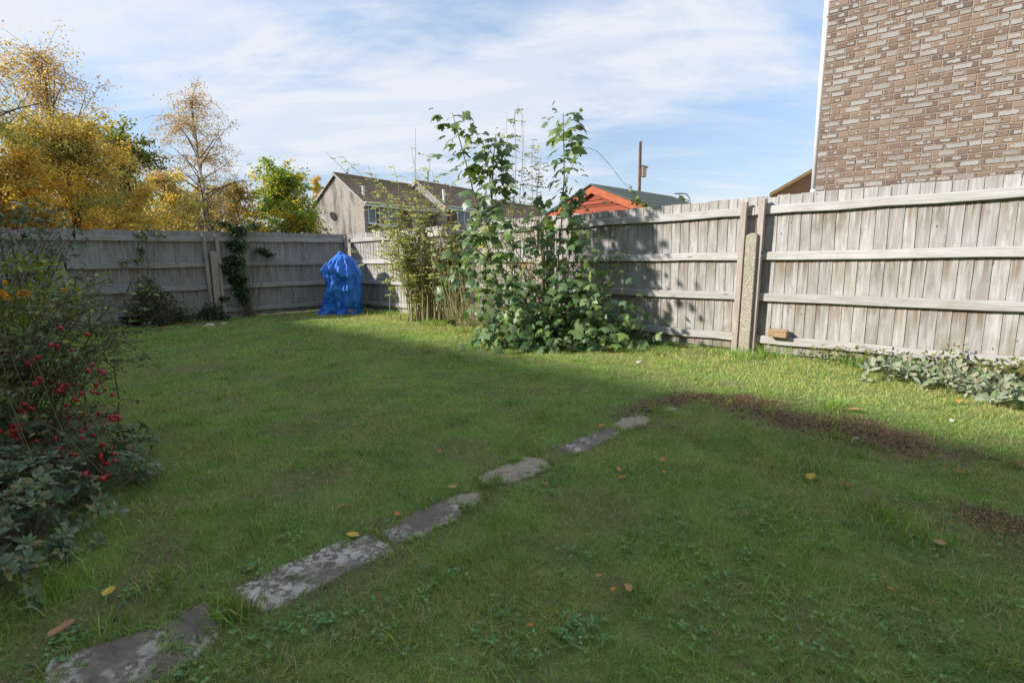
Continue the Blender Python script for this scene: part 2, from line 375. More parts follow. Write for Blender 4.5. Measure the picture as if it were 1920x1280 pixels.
def mat_brick():
    "rustic brick: pale bloom in the middle of many bricks, ringed dark, purple-brown body"
    t = NT('rustic_brick'); bl = t.attr('bl', 'Vector'); rnd = t.math('FRACT', t.math('ADD', t.orand(), t.attr('rnd', 'Fac')))
    r2 = t.math('FRACT', t.math('MULTIPLY', rnd, 17.31)); r3 = t.math('FRACT', t.math('MULTIPLY', rnd, 71.7))
    off = t.comb(t.math('MULTIPLY', rnd, 61.0), t.math('MULTIPLY', r2, 43.0), t.math('MULTIPLY', r3, 29.0))
    v = t.vadd(bl, off); x = t.xyz(bl)
    n1 = t.noise(v, 45, 3, 0.55); n2 = t.noise(v, 90, 4, 0.6); n3 = t.noise(v, 260, 3, 0.7)
    wob = t.math('MULTIPLY', t.math('SUBTRACT', t.math('ADD', t.math('MULTIPLY', n1, 0.65), t.math('MULTIPLY', n2, 0.35)), 0.5), 0.042)
    def spot(ra, rb, amin, amax, bmin, bmax, cr):
        cx_ = t.math('MULTIPLY', t.math('SUBTRACT', ra, 0.5), cr); a_ = t.math('MULTIPLY_ADD', rb, amax-amin, amin); b_ = t.math('MULTIPLY_ADD', rb, bmax-bmin, bmin)
        dx = t.math('SUBTRACT', t.math('ABSOLUTE', t.math('SUBTRACT', x[0], cx_)), a_); dz = t.math('SUBTRACT', t.math('ABSOLUTE', x[2]), b_)
        px_ = t.math('MAXIMUM', dx, 0.0); pz_ = t.math('MAXIMUM', dz, 0.0)
        return t.math('ADD', t.math('ADD', t.math('POWER', t.math('ADD', t.math('MULTIPLY', px_, px_), t.math('MULTIPLY', pz_, pz_)), 0.5), t.math('MINIMUM', t.math('MAXIMUM', dx, dz), 0.0)), wob)
    r4 = t.math('FRACT', t.math('MULTIPLY', rnd, 133.7)); r5 = t.math('FRACT', t.math('MULTIPLY', rnd, 317.3))
    q = t.math('MINIMUM', spot(r4, r2, -0.004, 0.104, 0.009, 0.027, 0.09), spot(r5, r3, -0.008, 0.032, 0.004, 0.020, 0.18))
    body = t.mix(rnd, (0.15, 0.098, 0.072), (0.27, 0.195, 0.145))
    body = t.mix(t.rng(r3, 0.72, 0.95), body, (0.115, 0.08, 0.066)); body = t.mix(t.math('MULTIPLY', t.rng(n2, 0.4, 0.65), 0.45), body, (0.29, 0.235, 0.19))
    rim = t.math('MULTIPLY', t.rng(q, -0.001, 0.002), t.rng(q, 0.004, 0.012, 1, 0))
    c = t.mix(t.math('MULTIPLY', rim, t.rng(r5, 0.2, 0.8, 0.2, 0.95)), body, (0.085, 0.066, 0.058))
    pale = t.mix(r3, (0.31, 0.285, 0.25), (0.43, 0.415, 0.385)); pale = t.mix(t.math('MULTIPLY', t.rng(n3, 0.42, 0.7), 0.7), pale, (0.27, 0.245, 0.22))
    c = t.mix(t.math('MULTIPLY', t.rng(q, -0.004, 0.002, 1, 0), 0.88), c, pale)
    wp = t.n('ShaderNodeNewGeometry').outputs['Position']; wn1 = t.noise(t.mapping(wp, (1.2, 1.2, 1.6)), 1.0, 5, 0.65); c = t.mix(t.math('MULTIPLY', t.rng(wn1, 0.45, 0.7), 0.45), c, (0.17, 0.12, 0.09))
    t.col(c); t.rough(0.88, 0.2); t.bump(t.math('ADD', n3, t.math('MULTIPLY', n2, 1.5)), 0.3, 0.003); return t.m
M_BRICK = mat_brick()
def mat_mortar():
    t = NT('mortar'); v = t.coord(); n = t.noise(v, 90, 5, 0.7); n2 = t.noise(v, 2.0, 3)
    c = t.mix(t.rng(n, 0.35, 0.65), (0.32, 0.25, 0.18), (0.40, 0.32, 0.245)); c = t.mix(t.math('MULTIPLY', n2, 0.3), c, (0.31, 0.265, 0.215))
    t.col(c); t.rough(0.95, 0.1); t.bump(n, 0.6, 0.004); return t.m
M_MORTAR = mat_mortar()
def mat_farbrick(name, a, b, mort, marks=0.0, scale=1.0):
    "brickwork too far away to pick bricks apart"
    t = NT(name); v = t.coord('Object'); x = t.n('ShaderNodeTexBrick'); s = t.xyz(v)
    t.l(t.comb(t.math('ADD', s[0], s[1]), s[2], 0.0), x.inputs['Vector'])
    x.inputs['Scale'].default_value = 1.0; x.inputs['Brick Width'].default_value = 0.225*scale; x.inputs['Row Height'].default_value = 0.075*scale; x.inputs['Mortar Size'].default_value = 0.006*scale
    x.inputs['Color1'].default_value = (*a, 1); x.inputs['Color2'].default_value = (*b, 1); x.inputs['Mortar'].default_value = (*mort, 1)
    n = t.noise(v, 0.9, 6, 0.65); n2 = t.noise(t.mapping(v, (1.5, 1.5, 0.5)), 1.0, 5, 0.6)
    c = t.mix(t.math('MULTIPLY', t.rng(n, 0.35, 0.7), 0.5), x.outputs[0], tuple(q*1.35 for q in a))
    if marks: c = t.mix(t.math('MULTIPLY', t.rng(n2, 0.45, 0.66), marks), c, (0.09, 0.075, 0.065))  # soft dark noise blotches over the brickwork
    t.col(c); t.rough(0.9, 0.15); return t.m
M_GABLE = mat_farbrick('gable_brick', (0.315, 0.28, 0.24), (0.26, 0.22, 0.185), (0.34, 0.31, 0.27), 0.75)
M_FRONT = mat_farbrick('front_brick', (0.12, 0.075, 0.055), (0.16, 0.10, 0.075), (0.20, 0.16, 0.13), 0.3)
M_OWN = mat_farbrick('own_brick', (0.24, 0.15, 0.11), (0.30, 0.19, 0.13), (0.38, 0.32, 0.26), 0.1)
M_BACKBRICK = mat_farbrick('back_gable_brick', (0.24, 0.165, 0.12), (0.28, 0.20, 0.15), (0.32, 0.27, 0.21), 0.1)
def mat_tile():
    t = NT('roof_tile'); v = t.coord(); n = t.noise(v, 1.1, 5, 0.65); n2 = t.noise(v, 14, 4, 0.6); s = t.xyz(v)
    c = t.mix(t.rng(n2, 0.3, 0.7), (0.225, 0.15, 0.108), (0.31, 0.215, 0.155)); c = t.mix(t.math('MULTIPLY', t.rng(n, 0.5, 0.72), 0.35), c, (0.15, 0.14, 0.09))
    moss = t.attr('moss', 'Fac'); c = t.mix(t.math('MULTIPLY', moss, t.rng(n2, 0.35, 0.6)), c, (0.12, 0.15, 0.035))
    t.col(c); t.rough(0.9, 0.15); t.bump(n2, 0.4, 0.01); return t.m
M_TILE = mat_tile()
M_WHITE = mat_plain('white_upvc', (0.78, 0.78, 0.77), 0.35, 0.4, 0.04)
M_PIPE = mat_plain('white_pipe', (0.80, 0.79, 0.77), 0.3, 0.5, 0.03)
M_GREYMETAL = mat_plain('grey_metal', (0.30, 0.31, 0.32), 0.45, 0.5, 0.1)
M_LEAD = mat_plain('pale_render', (0.33, 0.31, 0.285), 0.8, 0.2, 0.15)
def mat_glass():
    t = NT('window_glass'); t.col((0.05, 0.065, 0.075)); t.rough(0.06, 0.6); return t.m
M_GLASS = mat_glass()
M_CURTAIN = mat_plain('net_curtain', (0.55, 0.57, 0.60), 0.8, 0.2, 0.1)
def mat_shed():
    t = NT('red_cedar_stain'); v = t.coord(); n = t.noise(t.mapping(v, (1.5, 20, 20)), 1.0, 5, 0.6, 0.3); n2 = t.noise(v, 3, 4)
    c = t.mix(t.rng(n, 0.3, 0.7), (0.26, 0.055, 0.026), (0.36, 0.085, 0.038)); c = t.mix(t.math('MULTIPLY', t.rng(n2, 0.5, 0.7), 0.4), c, (0.27, 0.05, 0.024))
    kd = t.vor(t.mapping(v, (3, 3, 9)), 1.0); c = t.mix(t.math('MULTIPLY', t.rng(kd, 0.05, 0.12, 1, 0), 0.7), c, (0.10, 0.03, 0.015))
    t.col(c); t.rough(0.65, 0.25); t.bump(n, 0.3, 0.004); return t.m
M_SHED = mat_shed()
M_SHEDTRIM = mat_plain('orange_cedar_stain', (0.38, 0.095, 0.034), 0.6, 0.25, 0.22, 9)
M_FELTROOF = mat_plain('green_mineral_felt', (0.10, 0.125, 0.108), 0.95, 0.1, 0.25, 30, 0, 0.3)
M_POLE = mat_plain('reddish_timber', (0.27, 0.205, 0.17), 0.8, 0.2, 0.2, 12)
M_BIRDBOX = mat_plain('grey_timber', (0.36, 0.31, 0.25), 0.85, 0.2, 0.2, 18)
def mat_block():
    t = NT('rough_block'); v = t.coord(); n = t.noise(t.mapping(v, (2, 12, 14)), 3.0, 5, 0.6); n2 = t.noise(v, 14, 4)
    c = t.mix(t.rng(n, 0.3, 0.7), (0.27, 0.165, 0.095), (0.46, 0.32, 0.20)); c = t.mix(t.math('MULTIPLY', t.rng(n2, 0.5, 0.7), 0.4), c, (0.20, 0.14, 0.10))
    t.col(c); t.rough(0.9, 0.15); t.bump(n, 0.5, 0.006); return t.m
M_BLOCK = mat_block()
def mat_tarp():
    t = NT('blue_tarpaulin'); v = t.coord(); n = t.noise(v, 7, 5, 0.6); n2 = t.noise(v, 26, 4, 0.65, 1.0); wv = t.noise(v, 240, 2)
    c = t.mix(t.rng(n, 0.35, 0.65), (0.016, 0.13, 0.53), (0.034, 0.21, 0.72)); c = t.mix(t.math('MULTIPLY', t.rng(n2, 0.55, 0.75), 0.3), c, (0.09, 0.27, 0.68))
    t.col(c); t.rough(0.52, 0.45)
    t.bump(t.math('ADD', n2, t.math('MULTIPLY', wv, 0.15)), 0.35, 0.012); return t.m
M_TARP = mat_tarp()
def mat_bark(name, a, b, birch=False):
    t = NT(name); v = t.coord(); n = t.noise(t.mapping(v, (6, 6, 1.5)), 2.0, 5, 0.65)
    c = t.mix(t.rng(n, 0.35, 0.65), a, b)
    if birch:
        s = t.noise(t.mapping(v, (3, 3, 9)), 1.0, 4, 0.6); c = t.mix(t.rng(s, 0.56, 0.66), c, (0.05, 0.04, 0.035))
    t.col(c); t.rough(0.85, 0.2); t.bump(n, 0.5, 0.01); return t.m
M_BIRCH = mat_bark('birch_bark', (0.42, 0.37, 0.29), (0.60, 0.55, 0.46), True); M_BARK = mat_bark('dark_bark', (0.07, 0.055, 0.04), (0.14, 0.11, 0.08))
M_TWIG = mat_bark('green_cane', (0.10, 0.09, 0.04), (0.19, 0.17, 0.07)); M_TWIGBROWN = mat_bark('brown_twig', (0.095, 0.07, 0.05), (0.17, 0.13, 0.09))
M_STALK = mat_bark('straw_stalk', (0.27, 0.23, 0.11), (0.43, 0.38, 0.21)); M_REDSTEM = mat_bark('reddish_stem', (0.15, 0.115, 0.06), (0.23, 0.17, 0.09))
M_HIP = mat_plain('rose_hip_skin', (0.36, 0.012, 0.018), 0.25, 0.55, 0.25, 40)
M_RUBBER = mat_plain('black_rubber', (0.018, 0.018, 0.02), 0.55, 0.4, 0.2, 20)
M_YELLOW = mat_plain('yellow_petal', (0.80, 0.40, 0.02), 0.6, 0.2, 0.12, 30)
def mat_slab(name, seed, pale):
    t = NT(name); v = t.coord('Object'); vv = t.vadd(v, (seed*3.1, seed*1.7, 0.0)); n = t.noise(vv, 9, 6, 0.7); n2 = t.noise(vv, 60, 4, 0.7)
    c = t.mix(t.rng(n, 0.3, 0.7), (0.15, 0.125, 0.10), (0.25, 0.21, 0.17)); c = t.mix(t.math('MULTIPLY', t.rng(n2, 0.5, 0.75), 0.5), c, (0.10, 0.085, 0.065))
    # lichen: crusty pale discs gathered in patches
    area = t.rng(t.noise(vv, 4.0, 3, 0.5), 0.60-pale*0.30, 0.72-pale*0.30)
    wv = t.vadd(vv, t.comb(t.math('MULTIPLY', n2, 0.05), t.math('MULTIPLY', n, 0.07), 0.0)); vx = t.n('ShaderNodeTexVoronoi'); t.l(wv, vx.inputs['Vector']); vx.inputs['Scale'].default_value = 21
    sz_ = t.math('MULTIPLY_ADD', t.xyz(vx.outputs['Color'])[0], 0.62, -0.05); blot = t.rng(t.math('SUBTRACT', vx.outputs['Distance'], sz_), -0.05, 0.06, 1, 0)
    crust = t.rng(t.noise(vv, 38, 4, 0.65), 0.47, 0.56)
    lic = t.math('MULTIPLY', t.math('MAXIMUM', t.math('MULTIPLY', blot, t.rng(n2, 0.3, 0.5, 0.4, 1.0)), t.math('MULTIPLY', crust, 0.8)), area); c = t.mix(t.math('MULTIPLY', lic, 0.9), c, t.mix(n2, (0.72, 0.67, 0.57), (0.46, 0.42, 0.35)))
    mo = t.noise(vv, 5, 5, 0.6); c = t.mix(t.math('MULTIPLY', t.rng(mo, 0.58, 0.7), 0.6), c, (0.06, 0.07, 0.025))
    t.col(c); t.rough(0.92, 0.15); t.bump(t.math('ADD', n2, t.math('MULTIPLY', lic, 0.8)), 0.6, 0.005); return t.m
def mat_sand():
    t = NT('worn_sandy_slab'); v = t.coord(); n = t.noise(v, 14, 6, 0.7); n2 = t.noise(v, 80, 4, 0.7)
    c = t.mix(t.rng(n, 0.3, 0.7), (0.30, 0.25, 0.18), (0.44, 0.38, 0.28)); c = t.mix(t.math('MULTIPLY', t.rng(n2, 0.5, 0.75), 0.5), c, (0.19, 0.16, 0.12))
    mo = t.noise(v, 6, 5, 0.6); c = t.mix(t.math('MULTIPLY', t.rng(mo, 0.56, 0.66), 0.7), c, (0.16, 0.14, 0.115))
    t.col(c); t.rough(0.95, 0.1); t.bump(n2, 0.6, 0.005); return t.m
M_SAND = mat_sand()
def mat_soil():
    t = NT('lawn_soil'); v = t.coord(); n = t.noise(v, 9, 7, 0.7); n2 = t.noise(v, 70, 5, 0.7); so = t.attr('soil', 'Fac')
    g = t.mix(t.rng(n, 0.35, 0.65), (0.165, 0.245, 0.065), (0.225, 0.305, 0.09)); g = t.mix(t.math('MULTIPLY', t.rng(n2, 0.52, 0.72), 0.5), g, (0.28, 0.26, 0.12))
    e = t.mix(t.rng(n2, 0.35, 0.65), (0.12, 0.082, 0.052), (0.25, 0.175, 0.11)); e = t.mix(t.math('MULTIPLY', t.rng(n, 0.5, 0.7), 0.6), e, (0.24, 0.165, 0.095))
    t.col(t.mix(so, g, e)); t.rough(0.95, 0.1); t.bump(n2, 0.9, 0.02); return t.m
M_SOIL = mat_soil()
M_FARGROUND = mat_plain('far_ground', (0.06, 0.075, 0.03), 0.95, 0.1, 0.4, 0.4)

# ================================================================== STRUCTURE: ground
C0 = np.array([-4.021, 12.879])                      # far corner of the garden
AR = -0.7759; AL = 3.8743
uR = np.array([math.cos(AR), math.sin(AR)]); uL = np.array([math.cos(AL), math.sin(AL)])
nR = np.array([-uR[1], uR[0]])                       # away from the garden
nL = np.array([uL[1], -uL[0]])
def inside(x, y, m=0.05):
    a = (x-C0[0])*nR[0]+(y-C0[1])*nR[1]; b = (x-C0[0])*nL[0]+(y-C0[1])*nL[1]
    return (a < -m) & (b < -m)
def seg_dist(x, y, pts):
    d = np.full(np.shape(x), 1e9)
    for (ax, ay), (bx, by) in zip(pts[:-1], pts[1:]):
        vx, vy = bx-ax, by-ay; t = np.clip(((x-ax)*vx+(y-ay)*vy)/(vx*vx+vy*vy+1e-9), 0, 1)
        d = np.minimum(d, np.hypot(x-ax-t*vx, y-ay-t*vy))
    return d
def gp(*pp): return [tuple(GR(a, b)[:2]) for a, b in pp]
SOILS = [(gp((60, 1280), (200, 1240), (360, 1180), (560, 1090), (720, 1015), (880, 945)), 0.17, 0.62), (gp((880, 945), (970, 885), (1100, 825), (1200, 785)), 0.16, 0.6), (gp((1190, 775), (1270, 748), (1380, 745), (1440, 758)), 0.17, 1.0), (gp((1370, 755), (1480, 782), (1560, 800), (1640, 815), (1700, 826)), 0.30, 1.0),
         (gp((1810, 840), (1860, 862)), 0.09, 0.6), (gp((1560, 830), (1680, 860)), 0.06, 0.6), (gp((1850, 970), (1950, 1000)), 0.10, 0.75),
         (gp((880, 655), (960, 668), (1080, 690)), 0.10, 0.6), (gp((560, 600), (640, 596)), 0.14, 0.6), (gp((440, 940), (560, 920)), 0.06, 0.55),
         (gp((300, 1045), (340, 1060)), 0.07, 0.7), (gp((120, 1180), (250, 1120), (290, 1050), (290, 960)), 0.09, 0.65), (gp((590, 1125), (680, 1095)), 0.05, 0.6),
         (gp((830, 1010), (880, 1020)), 0.05, 0.6), (gp((420, 860), (440, 858)), 0.05, 0.8), (gp((985, 815), (1000, 818)), 0.05, 0.7), (gp((1700, 710), (1760, 730)), 0.16, 0.6),
         (gp((270, 700), (380, 690)), 0.22, 0.4), (gp((140, 612), (260, 612), (420, 608)), 0.25, 0.8), (gp((60, 1270), (160, 1240), (300, 1200)), 0.10, 0.7)]
def soil(x, y):
    n = fbm(x*6, y*6, 31, 4); s = np.zeros(np.shape(x))
    for pts, r, a in SOILS:
        d = seg_dist(x, y, pts) + (n-0.5)*r*2.2
        s = np.maximum(s, a*np.clip(1.3-d/r, 0, 1))
    bed = np.clip((-1.95-0.42*(y-1.6)-x)*4, 0, 1)*np.clip((4.4-y)*1.2, 0, 1)      # planted bed on the left
    s = np.maximum(s, bed)
    # worn strips under the fences and thin patches of the lawn
    a = -((x-C0[0])*nR[0]+(y-C0[1])*nR[1]); b = -((x-C0[0])*nL[0]+(y-C0[1])*nL[1])
    s = np.maximum(s, np.clip(1-b/0.35+(n-0.5), 0, 1)*0.6)
    thin = np.clip((fbm(x*2.6, y*2.6, 77, 4)-0.62)*5, 0, 0.5)
    return np.clip(np.maximum(s, thin), 0, 1)

gx, gy = np.meshgrid(np.arange(-10, 6.01, 0.08), np.arange(-1.5, 14.01, 0.08)); sh = gx.shape
V = np.stack([gx.ravel(), gy.ravel(), gz(gx.ravel(), gy.ravel())], 1)
ii = np.arange(sh[0]*sh[1]).reshape(sh); Fq = np.stack([ii[:-1, :-1], ii[:-1, 1:], ii[1:, 1:], ii[1:, :-1]], -1).reshape(-1, 4)
lawn = obj('lawn_ground', mesh_np('lawn_ground', V, [Fq], {'soil': soil(V[:, 0], V[:, 1])}, smooth=True), M_SOIL); lawn['kind'] = 'structure'
g = MB(); g.add([(-900, -900, -0.06), (900, -900, -0.06), (900, 1500, -0.06), (-900, 1500, -0.06)], [(0, 1, 2, 3)])
gnd = g.build('ground', M_FARGROUND); gnd['kind'] = 'structure'

# ================================================================== FENCES
def board_mesh(i, wid, hgt, mat):
    r = random.Random(i); v = []; n = 6
    for k in range(n):
        z = 0.02 + (hgt-0.02)*k/(n-1); dx = r.uniform(-0.002, 0.002) if 0 < k < n-1 else 0; dy = r.uniform(-0.0015, 0.0015)
        zt = z + (r.uniform(-0.006, 0.006) if k == n-1 else 0); tilt = r.uniform(-0.004, 0.004) if k == n-1 else 0
        v += [(dx, 0.0565+dy, zt), (wid+dx, 0.0485+dy, zt+tilt), (wid+dx, 0.0557+dy, zt+tilt), (dx, 0.063+dy, zt)]
    f = [(3, 2, 1, 0), tuple(range(4*n-4, 4*n))]
    for k in range(n-1):
        for q in range(4): f.append((k*4+q, k*4+(q+1) % 4, k*4+4+(q+1) % 4, k*4+4+q))
    me = bpy.data.meshes.new('board'); me.from_pydata(v, [], f); me.materials.append(mat); me.update(); return me
RAILZ = (1.626, 1.108, 0.631, 0.128)
def rail_mesh(L, mat, seed):
    r = random.Random(seed); n = 9; v = []; h = 0.092
    for k in range(n):
        x = L*k/(n-1); dz = r.uniform(-0.007, 0.007) if 0 < k < n-1 else 0; dy = r.uniform(-0.002, 0.002)
        v += [(x, 0.004+dy, dz), (x, 0.0+dy, dz+0.006), (x, 0.003+dy, dz+h-0.010), (x, 0.014+dy, dz+h), (x, 0.0415, dz+h), (x, 0.0415, dz)]
    f = [tuple(range(6)), tuple(range(6*n-6, 6*n))[::-1]]
    for k in range(n-1):
        for q in range(6): f.append((k*6+q, k*6+6+q, k*6+6+(q+1) % 6, k*6+(q+1) % 6))
    me = bpy.data.meshes.new('rail'); me.from_pydata(v, [], f); me.materials.append(mat); me.update(); return me
def batten(parent, x, z0, z1, mat, lean=0.0, wdt=0.066, d=0.064):
    m = MB(); a = wdt/2
    m.add([(x-a+lean, -d, z0), (x+a+lean, -d, z0), (x+a+lean, -0.002, z0), (x-a+lean, -0.002, z0), (x-a, -d, z1), (x+a, -d, z1+0.008), (x+a, -0.002, z1+0.008), (x-a, -0.002, z1)],
          [(0,3,2,1),(4,5,6,7),(0,1,5,4),(1,2,6,5),(2,3,7,6),(3,0,4,7)])
    return m.build('upright', mat, parent, bevel=0.003)
def fence_panel(o2, ang, L, label, step, mats, ends, seed, group):
    t = thing('fence_panel', label, 'fence', (o2[0], o2[1], 0), ang, group)
    bm, rm = mats; r = random.Random(seed)
    meshes = [board_mesh(seed*20+i, step+0.014, 1.83, bm) for i in range(6)]
    n = int(round(L/step)); ws = np.array([r.uniform(0.86, 1.14) for _ in range(n)]); ws *= L/ws.sum(); xs = np.r_[0, np.cumsum(ws)]
    for i in range(n):
        b = obj('board', meshes[r.randrange(6)], None, t, (float(xs[i]), 0, r.uniform(-0.010, 0.010)))
        b.scale = (float(ws[i])/step, 1, 1); b.rotation_euler = (0, R(r.uniform(-0.12, 0.12)), 0)
    for k, z in enumerate(RAILZ):
        obj('rail', rail_mesh(L-0.006, rm, seed*7+k), None, t, (0.003, 0, z + r.uniform(-0.004, 0.004)))
    for x in ends: batten(t, x[0], x[1], x[2], x[3], x[4])
    return t
def ptR(s): return C0 + uR*s
def ptL(s): return C0 + uL*s
mR = (M_BOARD, M_RAIL); mL = (M_BOARD2, M_RAIL2)
pr = [0.02, 3.1, 6.37, 9.635, 12.95]
labR = ['sunlit weathered board fence panel next to the far corner behind the rose canes', 'weathered board fence panel behind the maple sapling and cane thicket',
        'sunlit grey board fence panel between the maple sapling and concrete spur', 'sunlit grey board fence panel right of concrete spur, above woolly plants']
for i in range(4):
    L = pr[i+1]-pr[i]; e = []
    if i > 0: e.append((0.10, 0.0, 1.79, M_BATTEN, -0.03))
    if i < 3: e.append((L-0.10, 0.0, 1.775, M_BATTEN, -0.03))
    fence_panel(ptR(pr[i]), AR, L, labR[i], 0.1125, mR, e, 11+i, 'right hand fence panels')
pl = [0.02, 3.01, 6.06, 9.2]
labL = ['shaded grey board fence panel behind the blue tarpaulin and ivy', 'shaded grey board fence panel left of the ivy, behind dark shrubs', 'shaded grey board fence panel at far left behind leafy bushes']
for i in range(3):
    L = pl[i+1]-pl[i]; e = []
    if i < 2: e.append((0.115, 0.0, 1.775, M_BATTEN, 0.01))
    if i == 0: e.append((L-0.05, 0.0, 1.78, M_BATTEN, 0.0))
    if i > 0: e.append((L-0.115, 0.0, 1.775, M_BATTEN, 0.01))
    fence_panel(ptL(pl[i+1]), AL-math.pi, L, labL[i], 0.132, mL, e, 31+i, 'left hand fence panels')
def spur(o2, ang, label, h, wd=0.125, d=0.10):
    a = wd/2; m = MB()
    prof = [(-a, -0.3), (a, -0.3), (a, h-0.012), (a-0.02, h), (-a+0.05, h+0.004), (-a, h-0.025)]
    m.prism(prof, (0, -d, 0), (0, -0.004, 0))
    o = m.build('concrete_spur', M_SPUR, None, bevel=0.008); o.location = (o2[0], o2[1], 0); o.rotation_euler = (0, R(0.8), ang)
    tag(o, label, 'post', 'concrete fence spurs'); return o
spur(ptR(9.635), AR, 'pebbly concrete spur post between two uprights on the sunlit fence', 1.415)
spur(ptR(6.37), AR, 'concrete spur post hidden behind the maple sapling', 1.3)
spur(ptR(3.1), AR, 'concrete spur post behind the rose canes near the far corner', 1.3)
spur(ptL(3.01), AL-math.pi, 'pebbly concrete spur post left of the ivy on shaded fence', 1.42)
spur(ptL(6.06), AL-math.pi, 'concrete spur post at the far left behind the bushes', 1.42)
spur(C0+uL*0.16-nR*0.06, AL-math.pi, 'concrete spur post in the far corner behind the blue tarpaulin', 1.38, 0.10, 0.06)
# loose block resting on the bottom rail
m = MB(); m.box(-0.10, 0.10, -0.05, 0.05, 0, 0.085)
o = m.build('timber_block', M_BLOCK, bevel=0.008); p = ptR(9.99) - nR*0.035; o.location = (p[0], p[1], 0.226); o.rotation_euler = (R(1.5), R(2), AR+R(3))
tag(o, 'rough brown block resting on bottom rail beside the concrete spur', 'block')

# ================================================================== BRICK HOUSE ON THE RIGHT
B0 = PX(1531, 330, 7.35); BA = math.atan2(-0.60, 0.80)
bh = thing('brick_house', 'tall rustic brick house wall with white downpipe rising behind right fence', 'house', (B0.x, B0.y, 0), BA)
m = MB(); m.box(0.0, 7.0, 0.004, 7.5, 0, 6.3); m.build('wall', M_MORTAR, bh)
def brick_mesh(i, L=0.215, H=0.065, rnd=None):
    r = random.Random(i+500); a, b, dd = L/2, H/2, 0.0026; q = 0.0035
    j = lambda s=0.0012: r.uniform(-s, s)
    v = [(-a+j(), 0.008, -b+j()), (a+j(), 0.008, -b+j()), (a+j(), 0.008, b+j()), (-a+j(), 0.008, b+j()),
         (-a+q+j(.002), -dd+j(.0003), -b+q+j(.002)), (a-q+j(.002), -dd+j(.0003), -b+q+j(.002)), (a-q+j(.002), -dd+j(.0003), b-q+j(.002)), (-a+q+j(.002), -dd+j(.0003), b-q+j(.002)),
         (-a*0.98, -dd*0.5, -b*0.96), (a*0.98, -dd*0.5, -b*0.96), (a*0.98, -dd*0.5, b*0.96), (-a*0.98, -dd*0.5, b*0.96)]
    f = [(4, 5, 6, 7)] + [(8+k, 8+(k+1) % 4, 4+(k+1) % 4, 4+k) for k in range(4)] + [(k, (k+1) % 4, 8+(k+1) % 4, 8+k) for k in range(4)]
    return np.array(v), np.array(f)
bvar = []
for i in range(8):
    for L in (0.215, 0.1025):
        v, f = brick_mesh(i, L); me = mesh_np('brick', v, [f], {'bl': v, 'rnd': np.zeros(len(v))}); me.materials.append(M_BRICK); bvar.append((L, me, v, f))
cells = []
for row in range(8, 84):
    z = 0.0375 + row*0.075; x = 0.0 if row % 2 == 0 else -0.1125
    rr = random.Random(row*3+1)
    while x < 5.0:
        if x < -0.02: cells.append((0.05125, z, 0.1025)); x += 0.225; continue
        if rr.random() < 0.13: cells += [(x+0.05125, z, 0.1025), (x+0.05125+0.1125, z, 0.1025)]
        else: cells.append((x+0.1075, z, 0.215))
        x += 0.225
cb, sb = math.cos(BA), math.sin(BA); vis = []; rest = []
for c in cells:
    wx, wy, wz = B0.x + cb*c[0], B0.y + sb*c[0], c[1]
    rel = Vector((wx, wy, wz-EYE)); fw = rel.dot(Fv)
    if fw > 0.3:
        sx = 960+FPX*rel.dot(rgt)/fw; sy = 640-FPX*rel.dot(up)/fw
        if -20 < sx < 1935 and -8 < sy < 372-0.09*(sx-1430): vis.append((fw, c)); continue
    rest.append(c)
vis.sort(key=lambda q: q[0]); rest += [q[1] for q in vis[300:]]; vis = [q[1] for q in vis[:300]]
for c in vis:
    cand = [b for b in bvar if b[0] == c[2]]
    b = random.choice(cand); o = obj('brick', b[1], None, bh, (c[0], random.uniform(-0.0008, 0.0008), c[1])); o.rotation_euler = (0, R(random.uniform(-0.35, 0.35)), R(random.uniform(-0.3, 0.3)))
Vs = []; Fs = []; BLs = []; RN = []; base = 0
for c in rest:
    b = random.choice([q for q in bvar if q[0] == c[2]]); Vs.append(b[2]+np.array([c[0], 0, c[1]])); BLs.append(b[2]); Fs.append(b[3]+base); base += len(b[2]); RN.append(np.full(len(b[2]), random.random()))
o = obj('brickwork', mesh_np('brickwork', np.concatenate(Vs), [np.concatenate(Fs)], {'bl': np.concatenate(BLs), 'rnd': np.concatenate(RN)}), M_BRICK, bh, kind='stuff')
# white downpipe on the corner
pp = MB(); pp.tube([(-0.030, 0.035, 0.0), (-0.030, 0.035, 2.02)], 0.034, 14); pp.tube([(-0.030, 0.035, 2.02), (-0.030, 0.035, 6.0)], 0.034, 14)
dp = pp.build('downpipe', M_PIPE, bh, smooth=True)
for z in (2.02, 4.3):
    q = MB(); q.tube([(-0.030, 0.035, z-0.045), (-0.030, 0.035, z-0.03), (-0.030, 0.035, z+0.02), (-0.030, 0.035, z+0.035)], [0.036, 0.041, 0.041, 0.036], 14); q.build('pipe_socket', M_PIPE, dp, smooth=True)
# roof above, out of the picture
q = MB(); q.prism([(-0.4, 6.1), (-0.4, 6.25), (3.5, 9.0), (7.6, 6.25), (7.6, 6.1), (3.5, 8.8)], (0, 8.3, 0), (0, -0.4, 0)); q.build('roof', M_TILE, bh)

